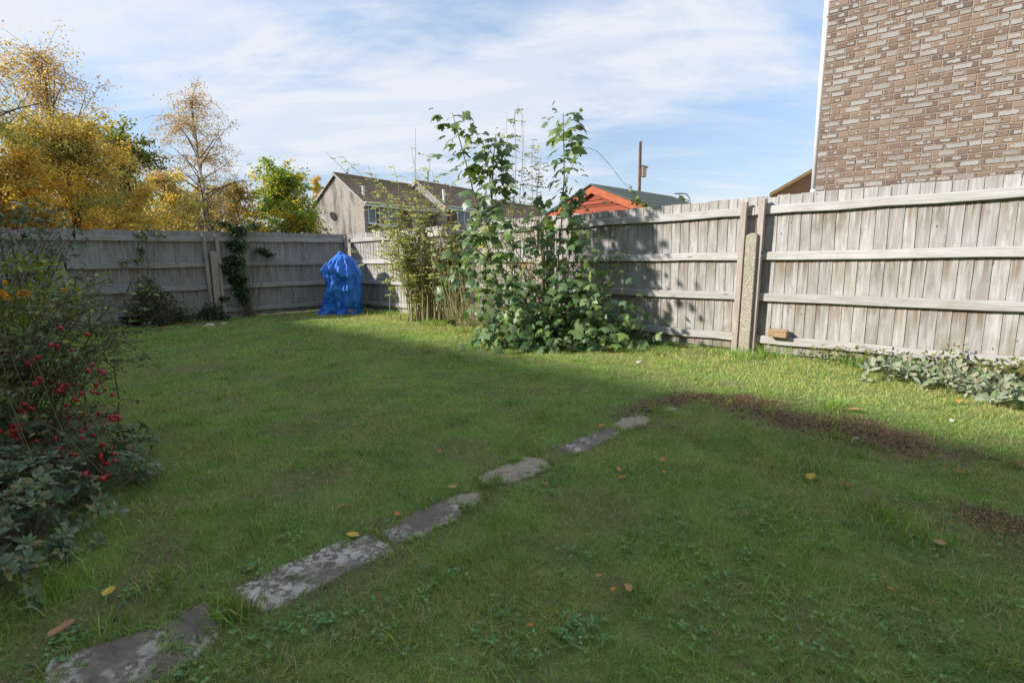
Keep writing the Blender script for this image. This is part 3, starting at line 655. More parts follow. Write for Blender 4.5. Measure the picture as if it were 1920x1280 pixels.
# ================================================================== SMALL GABLE BEHIND THE DOWNPIPE
A1 = PX(1448, 361, 14.0); A2 = PX(1512, 324, 14.0)
gb = thing('brick_outbuilding', 'low brick gable with thin verge peeping out left of the downpipe', 'building', (A1.x, A1.y, 0))
sl = (A2.z-A1.z)/(A2.x-A1.x); wdt = 5.0
m = MB(); m.prism([(0.06, 0), (wdt, 0), (wdt, A1.z-0.1), (wdt/2+0.03, A1.z+sl*wdt/2-0.07), (0.06, A1.z-0.04)], (4.2, 5.6, 0)); m.build('wall', M_BACKBRICK, gb)
m = MB(); m.prism([(-0.12, A1.z-sl*0.12-0.05), (-0.12, A1.z-sl*0.12+0.04), (wdt/2, A1.z+sl*wdt/2+0.04), (wdt+0.1, A1.z-sl*0.1+0.04), (wdt+0.1, A1.z-sl*0.1-0.05), (wdt/2, A1.z+sl*wdt/2-0.05)], (4.2, 5.6, 0), (0, -0.1, 0)); m.build('roof', mat_plain('sandy_verge', (0.36, 0.27, 0.14), 0.85, 0.2, 0.2), gb)

# ================================================================== OWN HOUSE, behind the camera on the left (casts the lawn's shade)
oh = thing('own_house', 'brick terrace house behind the viewer that shades the lawn', 'house', (-5.3*0.5+uR[0]*9, -5.3*0.5+uR[1]*9, 0), AR+math.pi)
m = MB(); m.box(0, 30, 0.1, 8.2, 0, 4.75); m.build('wall', M_OWN, oh)
m = MB(); m.prism([(-0.25, 4.7), (-0.25, 4.86), (4.15, 6.5), (8.5, 4.86), (8.5, 4.7), (4.15, 6.3)], (30.4, 0, 0), (-0.2, 0, 0), (0, 1, 0), (0, 0, 1)); m.build('roof', M_TILE, oh)
for x in (3, 8, 13, 18, 24):
    m = MB(); m.box(x, x+1.5, 0.06, 0.12, 3.0, 4.1); wo_ = m.build('window', M_WHITE, oh); m = MB(); m.box(x+0.08, x+1.42, 0.04, 0.08, 3.08, 4.02); m.build('pane', M_GLASS, wo_)

# ================================================================== RED SHED
SA = PX(1110, 347, 10.0)
shd = thing('garden_shed', 'red stained timber shed with green felt roof behind the right fence', 'shed', (SA.x, SA.y, 0), AR)
ZA = SA.z; HW = 1.2; DR = 0.50; LS = 3.15
m = MB(); m.box(-HW+0.06, HW-0.06, 0.10, LS-0.1, 0, ZA-DR-0.08); m.build('wall', M_SHED, shd)
zb = 0.9
while zb < ZA-0.12:                                   # shiplap boards of the gable, each its own piece
    z0, z1 = zb, min(zb+0.118, ZA-0.08)
    def hw(z): return min(HW-0.06, max(0.02, (ZA-0.10-z)*HW/DR)) if z > ZA-DR-0.06 else HW-0.06
    m = MB(); m.prism([(-hw(z0), z0), (hw(z0), z0), (hw(z1), z1-0.008), (-hw(z1), z1-0.008)], (0, 0.028, 0), (0, 0.05, 0)); m.build('cladding_board', M_SHED, shd, bevel=0.004)
    zb += 0.122
m = MB(); m.prism([(-HW+0.1, 0.8), (HW-0.1, 0.8), (HW-0.1, ZA-DR-0.1), (0, ZA-0.14), (-HW+0.1, ZA-DR-0.1)], (0, 0.04, 0), (0, 0.075, 0)); m.build('gable_backing', M_SHED, shd)
for s in (-1, 1):
    m = MB(); m.prism([(0, ZA-0.005), (s*(HW+0.06), ZA-DR-0.03), (s*(HW+0.06), ZA-DR-0.17), (0, ZA-0.15)], (0, 0.035, 0), (0, -0.02, 0)); m.build('barge_board', M_SHEDTRIM, shd)
m = MB()
for s in (-1, 1):
    m.prism([(0, ZA-0.155), (s*0.42, ZA-0.33), (s*0.42, ZA-0.355), (0, ZA-0.18)], (0, 0.02, 0), (0, 0.026, 0))
m.prism([(-0.42, ZA-0.355), (0.42, ZA-0.355), (0.42, ZA-0.335), (-0.42, ZA-0.335)], (0, 0.02, 0), (0, 0.024, 0)); m.build('gable_trim', M_SHED, shd)
nstep = 3
for s in (-1, 1):
    rf = MB(); rf.prism([(0, ZA), (s*(HW+0.10), ZA-DR-0.045), (s*(HW+0.10), ZA-DR-0.02), (0, ZA+0.025)], (0, LS+0.06, 0), (0, -0.05, 0)); ro = rf.build('roof_slope', M_FELTROOF, shd)
    for k in (0.5,):
        q = MB(); q.prism([(s*(HW+0.1)*k, ZA+0.0255-(DR+0.045)*k), (s*(HW+0.1)*(k+0.46), ZA+0.0255-(DR+0.045)*(k+0.46)), (s*(HW+0.1)*(k+0.46), ZA+0.029-(DR+0.045)*(k+0.46)), (s*(HW+0.1)*k, ZA+0.029-(DR+0.045)*k)], (0, LS+0.055, 0), (0, -0.048, 0)); q.build('felt_strip', M_FELTROOF, ro)

# pole with a nest box
PB = PX(1199, 362, 13.6); PT = PX(1204, 266, 13.6)
po = thing('timber_pole', 'reddish timber pole with a nest box standing behind the shed', 'pole', (PB.x, PB.y, 0))
m = MB(); m.box(-0.045, -0.006, -0.03, 0.03, 0, PT.z); m.build('post', M_POLE, po, bevel=0.004)
m = MB(); m.box(-0.0, 0.030, -0.025, 0.025, 0, PT.z+0.01); m.build('post', M_POLE, po, bevel=0.004)
zb = PX(1208, 332, 13.6).z; zt = PX(1208, 311, 13.6).z
bx = MB(); bx.box(0.05, 0.15, -0.07, 0.07, zb, zt-0.03); nb = bx.build('nest_box', M_BIRDBOX, po, bevel=0.004)
m = MB(); m.prism([(0.04, zt-0.01), (0.19, zt-0.055), (0.19, zt-0.035), (0.04, zt+0.012)], (0, 0.19, 0), (0, -0.095, 0)); m.build('lid', M_BIRDBOX, nb)
# street lamp far off
LB = PX(1292, 420, 42); LT = PX(1292, 366, 42); LH = PX(1263, 361, 42)
sl_ = thing('street_lamp', 'slim grey street lamp with curved neck in the distance beyond shed', 'street lamp', (LB.x, LB.y, 0))
m = MB(); r_ = 0.5
arc = [(0, 0, 0), (0, 0, LT.z-0.55)] + [(-0.55*(1-math.cos(a)), 0, LT.z-0.55+0.68*math.sin(a)) for a in np.linspace(0.2, math.pi/2, 7)]
m.tube(arc, 0.05, 8); m.build('column', M_GREYMETAL, sl_, smooth=True)
m = MB(); m.box(-1.30, -0.53, -0.1, 0.1, LT.z+0.08, LT.z+0.19); m.build('lantern', M_GREYMETAL, sl_, bevel=0.03)

# ================================================================== TERRACE HOUSES BEHIND THE CORNER
def terrace_house(loc, ang, L, W, ze, zr, label, wins, moss, vent, dish=False, gable=True):
    t = thing('terrace_house', label, 'house', loc, ang)       # local x along the front eave, +y into the house
    wl_ = MB(); wl_.box(0.02, L-0.02, 0.05, W, 0, ze-0.02); wl_.build('wall', M_FRONT, t)
    gw = MB(); gw.prism([(0.0, 0), (W, 0), (W, ze-0.03), (W/2, zr-0.09), (0.0, ze-0.03)], (0.30, 0, 0), (0.0, 0.02, 0), (0, 1, 0), (0, 0, 1)); gw.build('gable_wall', M_GABLE if gable else M_LEAD, t)
    n = 15; Vr = []; Fr = []; ms = []; b = 0
    for s in (0, 1):
        for k in range(n):
            f0, f1 = k/n, (k+1)/n; ov = 0.25; y0, y1 = (ov*-1)*(1-f0)+W/2*f0, (ov*-1)*(1-f1)+W/2*f1
            sl = (zr-ze)/(W/2); z0 = ze+(y0)*sl; z1 = ze+(y1)*sl
            if s: y0, y1 = W-y0, W-y1
            x0, x1 = -0.12, L+0.0
            Vr += [(x0, y0, z0+0.055), (x1, y0, z0+0.055), (x1, y1, z1+0.02), (x0, y1, z1+0.02), (x0, y0, z0), (x1, y0, z0)]
            Fr += [(b, b+1, b+2, b+3), (b, b+4, b+5, b+1)]; b += 6; mo = moss*max(0, f1-0.72)*3; ms += [mo]*6
            
    me = bpy.data.meshes.new('roof'); me.from_pydata(Vr, [], Fr); at = me.attributes.new('moss', 'FLOAT', 'POINT'); at.data.foreach_set('value', np.array(ms, np.float32)); me.update()
    rf = obj('roof', me, M_TILE, t)
    q = MB(); q.tube([(-0.14, W/2, zr+0.03), (L+0.02, W/2, zr+0.03)], 0.10, 8); rt = q.build('ridge_tiles', M_TILE, rf)
    q = MB(); sl = (zr-ze)/(W/2)
    for s in (0, 1):
        pts = [(-0.28, ze-0.28*sl-0.1), (-0.28, ze-0.28*sl+0.07), (W/2, zr+0.06), (W/2, zr-0.11)]
        if s: pts = [(W-a, c) for a, c in pts]
        q.prism(pts, (0.03, 0, 0), (-0.15, 0, 0), (0, 1, 0), (0, 0, 1))
    q.build('verge', M_LEAD, rf)
    q = MB(); q.box(-0.1, L, -0.24, -0.20, ze-0.32, ze-0.08); q.box(-0.1, L, -0.20, 0.03, ze-0.32, ze-0.29); q.build('fascia', M_WHITE, t)
    q = MB(); q.tube([(-0.12, -0.29, ze-0.10), (L, -0.29, ze-0.10)], 0.055, 8); q.build('gutter', M_WHITE, t)
    for (x0, x1, z0, z1, nb) in wins:
        fr = MB(); a = 0.07
        fr.box(x0, x1, 0.0, 0.06, z0, z0+a); fr.box(x0, x1, 0.0, 0.06, z1-a, z1); fr.box(x0, x0+a, 0.003, 0.06, z0+a, z1-a); fr.box(x1-a, x1, 0.003, 0.06, z0+a, z1-a)
        for k in range(1, nb): xm = x0+(x1-x0)*k/nb; fr.box(xm-0.04, xm+0.04, 0.003, 0.06, z0+a, z1-a)
        wi = fr.build('window', M_WHITE, t)
        for k in range(nb):
            a0 = x0+(x1-x0)*k/nb+0.05; a1 = x0+(x1-x0)*(k+1)/nb-0.05; p = MB(); p.box(a0, a1, 0.03, 0.045, z0+0.05, z1-0.05); p.build('pane', M_GLASS, wi)
        p = MB(); p.box(x0-0.05, x1+0.05, -0.06, 0.05, z0-0.07, z0-0.004); p.build('sill', M_WHITE, wi)
    for (vx, f, r, hh, mt) in vent:
        y = W/2*f; z = ze+y*(zr-ze)/(W/2); q = MB(); q.tube([(vx, y, z-0.1), (vx, y, z+hh)], r, 10); q.tube([(vx, y, z+hh), (vx, y, z+hh+0.10)], r*1.3, 10); q.build('vent_pipe', mt, rf)
    if dish:
        q = MB(); c = Vector((-0.35, W*0.66, ze-0.55)); nrm = Vector((-0.75, 0.55, 0.25)).normalized(); a = nrm.cross(Vector((0, 0, 1))).normalized(); b_ = nrm.cross(a)
        rings = []
        for rr_, dp_ in ((0.02, 0.0), (0.15, 0.02), (0.29, 0.075)):
            rings.append([c + nrm*dp_ + (a*math.cos(t_)+b_*math.sin(t_))*rr_ for t_ in np.linspace(0, 2*math.pi, 17)[:-1]])
        v = [p for r0 in rings for p in r0]; f = [(i*16+k, i*16+(k+1) % 16, i*16+16+(k+1) % 16, i*16+16+k) for i in range(2) for k in range(16)]
        q.add(v, f); q.tube([c, c+Vector((0.36, 0, -0.05))], 0.02, 6); q.tube([c+Vector((0, 0, -0.2)), c+nrm*0.35], 0.012, 5); q.build('satellite_dish', M_GREYMETAL, t)
    return t
hd = PX(682, 380, 36); ed = Vector((0.545, 0.838, 0)); HA = math.atan2(0.838, 0.545); gv = Vector((-0.838, 0.545, 0))
ze1 = hd.z+0.1; zr1 = PX(627, 326, 37.5).z
terrace_house((hd.x, hd.y, 0), HA, 7.4, 5.5, ze1, zr1, 'brown roofed end terrace house with pale brick gable beyond the far corner', [(0.35, 1.05, 3.75, 5.0, 1), (1.35, 3.1, 3.65, 4.95, 2), (4.7, 6.1, 3.7, 4.95, 2)], 1.0, [(0.55, 0.22, 0.09, 0.55, M_WHITE)], dish=True)
h2 = Vector((hd.x, hd.y, 0)) + ed*7.4 - gv*0.9
terrace_house((h2.x, h2.y, 0), HA, 7.4, 5.5, ze1+0.22, zr1+0.22, 'second brown roofed terrace house, stepped forward, behind maple leaves', [(1.6, 3.4, 3.8, 5.1, 2), (4.6, 6.0, 3.8, 5.1, 2)], 0.3, [(0.35, 0.12, 0.09, 0.9, M_WHITE), (1.2, 0.98, 0.07, 0.9, M_GREYMETAL)], gable=False)
h3 = h2 + ed*7.4 + gv*0.9
terrace_house((h3.x, h3.y, 0), HA, 14.8, 5.5, ze1-0.1, zr1-0.25, 'farthest brown terrace roof showing between the sapling stems', [(1.5, 3.2, 3.6, 4.9, 2), (5, 6.6, 3.6, 4.9, 2), (9, 10.7, 3.6, 4.9, 2)], 0.2, [], gable=False)

# ================================================================== STEPPING STONES
SLABS = [([(95, 1240), (210, 1205), (300, 1180), (350, 1250), (230, 1300), (90, 1300)], 0.35, 'rough dark slab nearest the viewer, half buried in soil at lower left', 0),
         ([(300, 1178), (350, 1150), (405, 1130), (425, 1160), (405, 1205), (345, 1250), (320, 1215)], 0.35, 'dark slab with one white spot, second along the path from lower left', 0),
         ([(438, 1112), (560, 1052), (690, 993), (732, 1036), (610, 1098), (510, 1150), (470, 1140)], 0.75, 'long dark slab crusted with white lichen along the path', 0),
         ([(716, 998), (770, 968), (832, 940), (874, 960), (850, 978), (770, 1012), (738, 1020)], 0.62, 'grey lichen spotted slab in the middle of the path', 0),
         ([(833, 938), (868, 928), (902, 928), (905, 942), (886, 958), (862, 955)], 0.2, 'pale sandy slab end in the middle of the path', 1),
         ([(898, 897), (940, 876), (985, 858), (1020, 862), (1034, 878), (1000, 892), (960, 905), (915, 910)], 0.25, 'broken sandy slab with turf growing over it, middle of the path', 1),
         ([(1046, 838), (1095, 815), (1150, 797), (1162, 810), (1120, 830), (1075, 852)], 0.35, 'brownish flat slab with gritty surface beyond the broken one', 0),
         ([(1146, 797), (1165, 784), (1200, 777), (1222, 786), (1205, 797), (1170, 803)], 0.7, 'small pale slab at the far end of the path by bare soil', 1),
         ([(1238, 770), (1262, 765), (1268, 770), (1248, 775)], 0.1, 'tiny sandy stone at the edge of the bare soil', 1)]
SLABPOLY = []
for i, (poly, pale, lab, sandy) in enumerate(SLABS):
    g0 = np.array([GR(*q)[:2] for q in poly]); c = g0.mean(0); g0 = c+(g0-c)*1.05; n = len(g0); out = []
    for k in range(n):
        a, b = g0[k], g0[(k+1) % n]
        for s in np.linspace(0, 1, 5)[:-1]:
            p_ = a*(1-s)+b*s; out.append(p_ + RNG.normal(0, 0.0045, 2))
    out = np.array(out); SLABPOLY.append(out); lo = out-c; nn = len(lo); zt = gz1(*c)+0.006; ga = gz(out[:, 0], out[:, 1])-gz1(*c)+RNG.normal(0, 0.0015, nn)
    V_ = np.concatenate([np.c_[lo, np.full(nn, -0.06)], np.c_[lo, ga-0.007], np.c_[lo*0.97, ga], np.c_[lo*0.5, ga*0.5+RNG.normal(0.001, 0.002, nn)], [[0, 0, 0.002]]])
    F4 = [(r*nn+k, r*nn+(k+1) % nn, (r+1)*nn+(k+1) % nn, (r+1)*nn+k) for r in range(3) for k in range(nn)]; F3 = [(3*nn+k, 3*nn+(k+1) % nn, 4*nn) for k in range(nn)]
    me = mesh_np('paving_slab', V_, [np.array(F4), np.array(F3)])
    # keep outward normals
    o = obj('paving_slab', me, M_SAND if sandy else mat_slab('lichen_slab', i+1, pale), None, (c[0], c[1], zt)); tag(o, lab, 'paving slab', 'stepping stones across the lawn')
def in_poly(x, y, poly):
    r = np.zeros(np.shape(x), bool); j = len(poly)-1
    for i in range(len(poly)):
        xi, yi = poly[i]; xj, yj = poly[j]
        c = ((yi > y) != (yj > y)) & (x < (xj-xi)*(y-yi)/(yj-yi+1e-12)+xi); r ^= c; j = i
    return r
def in_slab(x, y):
    r = np.zeros(np.shape(x), bool)
    for p_ in SLABPOLY: r |= in_poly(x, y, p_)
    return r

# ================================================================== GRASS
def blades(x, y, h, wd, lean, col, z0=None):
    N = len(x); a = RNG.random(N)*2*np.pi; ca, sa = np.cos(a), np.sin(a); ph = RNG.random(N)*2*np.pi
    wx, wy = np.cos(ph)*wd/2, np.sin(ph)*wd/2
    z = gz(x, y)-0.004 if z0 is None else z0
    L = lean*h
    m = np.stack([x+ca*L*0.3, y+sa*L*0.3, z+h*0.58], 1); t = np.stack([x+ca*L, y+sa*L, z+h*np.sqrt(np.clip(1-(lean*0.55)**2, 0.08, 1))], 1)
    b = np.stack([x, y, z], 1); W = np.stack([wx, wy, np.zeros(N)], 1)
    V = np.stack([b-W, b+W, m+W*0.8, m-W*0.8, t], 1).reshape(-1, 3); i = np.arange(N)[:, None]*5
    return V, np.concatenate([i+0, i+1, i+2, i+3], 1), np.concatenate([i+3, i+2, i+4], 1), np.repeat(np.concatenate([col, np.ones((N, 1))], 1), 5, 0)
def lawn_cols(x, y, N):
    big = fbm(x*0.9, y*0.9, 3, 4); med = fbm(x*4.5, y*4.5, 9, 3); dry = np.clip((fbm(x*2.0, y*2.0, 41, 4)-0.46)*5, 0, 1)
    base = np.array([0.225, 0.365, 0.075])[None]*(0.62+0.85*big)[:, None]*(0.58+0.86*med)[:, None]; clv = np.clip((fbm(x*3.1, y*3.1, 88, 3)-0.54)*6, 0, 0.75)[:, None]; base = base*(1-clv)+np.array([0.15, 0.30, 0.095])*clv
    lime = np.array([0.33, 0.455, 0.10]); base = base*(1-0.5*np.clip((med-0.5)*3, 0, 1))[:, None] + lime*(0.5*np.clip((med-0.5)*3, 0, 1))[:, None]
    st = RNG.random(N); straw = np.array([0.50, 0.41, 0.22])
    k = (st < (0.12+0.46*dry)).astype(float)[:, None]*RNG.uniform(0.35, 1, (N, 1))
    c = base*(1-k)+straw*k
    sun = np.clip((x+y-6.0)*0.8, 0, 1)                                  # sunlit strip by the fence painted into the blade colour, paler and yellower
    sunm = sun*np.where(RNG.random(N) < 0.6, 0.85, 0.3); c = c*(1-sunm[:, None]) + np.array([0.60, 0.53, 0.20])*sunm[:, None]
    return np.clip(c*(1+RNG.normal(0, 0.16, (N, 1))), 0.01, 0.6)
def visible(x, y): return (y > 0.85) & (np.abs(x) < y*1.06+0.55)
parts = []
for (y0, y1, dens, wd, hh) in ((0.85, 2.2, 14000, 0.0027, 0.023), (2.2, 3.8, 8800, 0.0034, 0.024), (3.8, 6.2, 4600, 0.0048, 0.024), (6.2, 9.2, 2600, 0.0072, 0.026), (9.2, 13.2, 1500, 0.0105, 0.028)):
    xw = y1*1.06+0.6; A = 2*xw*(y1-y0); N = int(A*dens); x = RNG.uniform(-xw, xw, N); y = RNG.uniform(y0, y1, N)
    cl = fbm(x*9, y*9, 23, 2)
    k = visible(x, y) & inside(x, y, 0.03) & (x > -9.0) & (RNG.random(N) < np.clip(1-0.93*soil(x, y)**0.7, 0.04, 1)) & (RNG.random(N) < 0.45+cl) & ~((x < -2.05-0.42*(y-1.6)) & (y < 4.0))
    x, y, cl = x[k], y[k], cl[k]; k = ~in_slab(x, y) | (RNG.random(len(x)) < 0.012); x, y, cl = x[k], y[k], cl[k]; N = len(x)
    h = hh*RNG.gamma(6, 1/6, N)*(0.55+0.9*cl)
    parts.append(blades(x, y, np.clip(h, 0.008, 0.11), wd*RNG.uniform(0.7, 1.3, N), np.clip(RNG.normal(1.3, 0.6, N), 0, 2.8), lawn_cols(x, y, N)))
# tufts of longer grass
TUFTS = [(1440, 668, 0.30, 260, 0.20), (1475, 660, 0.22, 160, 0.17), (1395, 672, 0.18, 120, 0.15), (1345, 662, 0.3, 120, 0.10), (1590, 682, 0.16, 260, 0.22), (1620, 690, 0.2, 200, 0.16), (1230, 662, 0.3, 140, 0.10),
         (820, 610, 0.35, 260, 0.16), (790, 600, 0.3, 200, 0.18), (730, 590, 0.4, 200, 0.12), (870, 625, 0.3, 150, 0.12), (690, 582, 0.3, 150, 0.10), (500, 585, 0.6, 200, 0.10), (600, 582, 0.4, 150, 0.10),
         (440, 1165, 0.07, 90, 0.10), (420, 1150, 0.06, 70, 0.09), (100, 1120, 0.08, 60, 0.16), (130, 1100, 0.08, 50, 0.14), (300, 1110, 0.12, 90, 0.08), (1560, 770, 0.07, 90, 0.10), (1570, 760, 0.06, 80, 0.09), (1640, 960, 0.12, 160, 0.08), (1700, 1000, 0.15, 160, 0.08),
         (930, 905, 0.05, 60, 0.06), (915, 915, 0.05, 60, 0.06), (660, 1010, 0.06, 60, 0.05), (1500, 880, 0.2, 160, 0.07), (1800, 720, 0.5, 160, 0.10), (1500, 700, 0.4, 200, 0.09), (1300, 690, 0.5, 220, 0.08), (200, 1180, 0.1, 60, 0.09), (962, 868, 0.035, 160, 0.03), (975, 865, 0.03, 120, 0.03), (990, 888, 0.022, 90, 0.022), (1018, 880, 0.035, 130, 0.028), (930, 903, 0.03, 80, 0.03), (690, 1000, 0.03, 60, 0.03), (800, 955, 0.03, 50, 0.03), (1100, 815, 0.05, 70, 0.03), (560, 1050, 0.04, 60, 0.03), (350, 1140, 0.05, 80, 0.04)]
for (px_, py_, r, n, hh) in TUFTS:
    c = GR(px_, py_); x = RNG.normal(c.x, r*0.5, n); y = RNG.normal(c.y, r*0.5, n); k = inside(x, y, 0.09); x, y = x[k], y[k]; n = len(x)
    col = jcol((0.21, 0.36, 0.06), n, 0.25, (0.48, 0.41, 0.18), 0.15); dd = max(1.0, c.y/3)
    parts.append(blades(x, y, hh*RNG.uniform(0.4, 1.1, n), 0.004*dd**0.6*RNG.uniform(0.8, 1.3, n), np.clip(RNG.normal(0.7, 0.4, n), 0, 1.5), col))
# coarse tufts all over the sward
for k_ in range(520):
    y0 = 1.0+9*RNG.random()**1.5; x0 = RNG.uniform(-1, 1)*(y0*1.02+0.3)
    if not inside(x0, y0, 0.15) or (x0 < -1.9-0.42*(y0-1.6) and y0 < 4.2) or in_slab(np.array([x0]), np.array([y0]))[0]: continue
    n = int(RNG.integers(14, 40)); r = RNG.uniform(0.015, 0.05)*(1+y0*0.1); x = RNG.normal(x0, r, n); y = RNG.normal(y0, r, n); k = inside(x, y, 0.05); x, y = x[k], y[k]; n = len(x)
    parts.append(blades(x, y, RNG.uniform(0.03, 0.075)*RNG.uniform(0.5, 1.1, n), 0.0034*max(1, y0/2.6)*RNG.uniform(0.8, 1.3, n), np.clip(RNG.normal(1.0, 0.4, n), 0, 2), jcol((0.17, 0.33, 0.055) if k_ % 3 else (0.30, 0.40, 0.08), n, 0.2, (0.45, 0.38, 0.18), 0.1)))
# blades leaning in over the slab edges
for sp in SLABPOLY:
    c = sp.mean(0); k_ = np.repeat(np.arange(len(sp)), 15); q = sp[k_]*(1-RNG.random((len(k_), 1)))+0; q = sp[k_]+(np.roll(sp, -1, 0)[k_]-sp[k_])*RNG.random((len(k_), 1)); dr = c-q; dr /= np.linalg.norm(dr, axis=1, keepdims=True); q = q-dr*RNG.uniform(-0.012, 0.02, (len(k_), 1)); k = RNG.random(len(q)) < np.clip(fbm(q[:, 0]*14, q[:, 1]*14, 61, 2)*2.4-0.6, 0, 1); q = q[k]; n = len(q)
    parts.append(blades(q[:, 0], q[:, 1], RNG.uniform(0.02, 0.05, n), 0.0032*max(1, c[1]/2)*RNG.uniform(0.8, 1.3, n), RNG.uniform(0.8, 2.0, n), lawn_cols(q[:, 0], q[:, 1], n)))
# thatch and dead clippings lying flat, thickest on the bare soil
N = 90000; y = 0.9+12*RNG.random(N)**1.7; x = RNG.uniform(-1, 1, N)*(y*1.05+0.5); so = soil(x, y)
k = inside(x, y, 0.05) & (RNG.random(N) < 0.10+0.65*so) & ~in_slab(x, y); x, y, so = x[k], y[k], so[k]; N = len(x)
parts.append(blades(x, y, RNG.uniform(0.012, 0.02, N), 0.0028*np.clip(y/2.5, 1, 3), RNG.uniform(2, 4.5, N), jcol((0.40, 0.31, 0.165), N, 0.3, (0.17, 0.105, 0.06), 0.3)))
# straw and clods on the bare earth band
for pts, r, n in ((SOILS[2][0], 0.20, 2600), (SOILS[3][0], 0.34, 6000), (SOILS[4][0], 0.10, 200), (SOILS[6][0], 0.16, 1600)):
    pa = np.array(pts); k_ = RNG.integers(0, len(pa)-1, n); f = RNG.random((n, 1)); q = pa[k_]*(1-f)+pa[k_+1]*f+RNG.normal(0, r*0.5, (n, 2)); q = q[inside(q[:, 0], q[:, 1], 0.05)]; n = len(q)
    parts.append(blades(q[:, 0], q[:, 1], RNG.uniform(0.010, 0.03, n), 0.0045*RNG.uniform(0.6, 1.3, n), RNG.uniform(1.5, 4.0, n), jcol((0.40, 0.28, 0.14), n, 0.35, (0.13, 0.075, 0.045), 0.45)))
Vt = []; Q = []; T = []; Ct = []; b = 0
for v, q, t3, c in parts: Vt.append(v); Q.append(q+b); T.append(t3+b); Ct.append(c); b += len(v)
gme = mesh_np('grass', np.concatenate(Vt), [np.concatenate(Q), np.concatenate(T)], {'Col': np.concatenate(Ct)}, smooth=True)
go = obj('grass', gme, M_GRASS, kind='stuff'); go['label'] = 'short patchy autumn lawn grass with straw and longer tufts'; go['category'] = 'grass'
print('grass tris', sum(len(q)*2+len(t) for q, t in zip(Q, T)))
Pc = []
for pts, r, n in ((SOILS[2][0], 0.13, 220), (SOILS[3][0], 0.28, 520), (SOILS[0][0], 0.16, 120)):
    pa = np.array(pts); k_ = RNG.integers(0, len(pa)-1, n); f = RNG.random((n, 1)); Pc.append(pa[k_]*(1-f)+pa[k_+1]*f+RNG.normal(0, r*0.5, (n, 2)))
Pc = np.concatenate(Pc); Pc = Pc[~in_slab(Pc[:, 0], Pc[:, 1])]; n = len(Pc); octa = np.array([(1, 0, 0), (0, 1, 0), (-1, 0, 0), (0, -1, 0), (0, 0, 0.8), (0, 0, -0.5)]); of = np.array([(0, 1, 4), (1, 2, 4), (2, 3, 4), (3, 0, 4), (1, 0, 5), (2, 1, 5), (3, 2, 5), (0, 3, 5)])
cme = leaf_batch('soil_crumbs', octa, [of], np.c_[Pc, gz(Pc[:, 0], Pc[:, 1])+0.003], basis(rdir(n), rdir(n)), RNG.gamma(2, 0.0032, (n, 1))*RNG.uniform(0.6, 1.3, (n, 3)), jcol((0.18, 0.125, 0.08), n, 0.35))
o = obj('soil_crumbs', cme, M_FELT, kind='stuff'); o['label'] = 'crumbs of bare brown earth at the end of the path'; o['category'] = 'soil'
# clover, daisies and creeping weeds in the lawn
WE = [(1080, 1050, 0.16, 22), (1330, 1060, 0.25, 40), (1180, 1010, 0.12, 16), (1300, 1160, 0.3, 40), (1690, 1170, 0.2, 26), (1560, 1230, 0.25, 30), (960, 1200, 0.14, 26), (1090, 1180, 0.10, 30), (1080, 1200, 0.08, 24), (560, 1170, 0.10, 22), (600, 1190, 0.08, 12),
      (340, 1250, 0.14, 30), (460, 1240, 0.16, 24), (260, 1110, 0.10, 18), (480, 1075, 0.10, 20), (540, 1010, 0.12, 22), (700, 1180, 0.2, 16), (1450, 960, 0.25, 26), (1520, 1000, 0.2, 24), (1640, 900, 0.3, 24), (1260, 960, 0.2, 16), (820, 1090, 0.2, 18), (1040, 900, 0.14, 16), (1000, 930, 0.12, 14),
      (760, 740, 0.8, 60), (480, 660, 0.8, 40), (1100, 760, 0.6, 40), (600, 860, 0.5, 36), (1850, 1100, 0.25, 24), (90, 1255, 0.12, 14), (150, 1200, 0.12, 12), (20, 1220, 0.1, 8), (1750, 1250, 0.25, 26), (860, 1230, 0.3, 24), (1450, 1120, 0.4, 40), (720, 940, 0.3, 20), (1130, 870, 0.3, 20)]
Pw = []; 
for (px_, py_, r, n) in WE:
    c = GR(px_, py_); ctr = np.c_[RNG.normal(c.x, r*0.45, n), RNG.normal(c.y, r*0.45, n)]
    for q in ctr: 
        m_ = RNG.integers(2, 5); a = RNG.random()*6.28+np.arange(m_)*6.28/m_+RNG.normal(0, 0.2, m_); s = RNG.uniform(0.6, 1.2)
        for aa in a: Pw.append((q[0], q[1], aa, s*(1.0 if c.y < 3 else 1.5)))
Pw = np.array(Pw); N = len(Pw); D = np.c_[np.cos(Pw[:, 2]), np.sin(Pw[:, 2]), RNG.uniform(0.05, 0.6, N)]; Nn = np.c_[RNG.normal(0, 0.25, (N, 2)), np.ones(N)]
Pz = np.c_[Pw[:, 0], Pw[:, 1], gz(Pw[:, 0], Pw[:, 1])+RNG.uniform(0.006, 0.026, N)]
me = leaf_batch('lawn_weeds', *LEAF6, Pz, basis(D, Nn), np.c_[Pw[:, 3]*0.013, Pw[:, 3]*0.016, Pw[:, 3]*0.016], jcol((0.15, 0.31, 0.085), N, 0.25, (0.22, 0.36, 0.15), 0.15))
o = obj('lawn_weeds', me, M_LEAF, kind='stuff'); o['label'] = 'clover and creeping broad leaved weeds scattered through the lawn'; o['category'] = 'weeds'

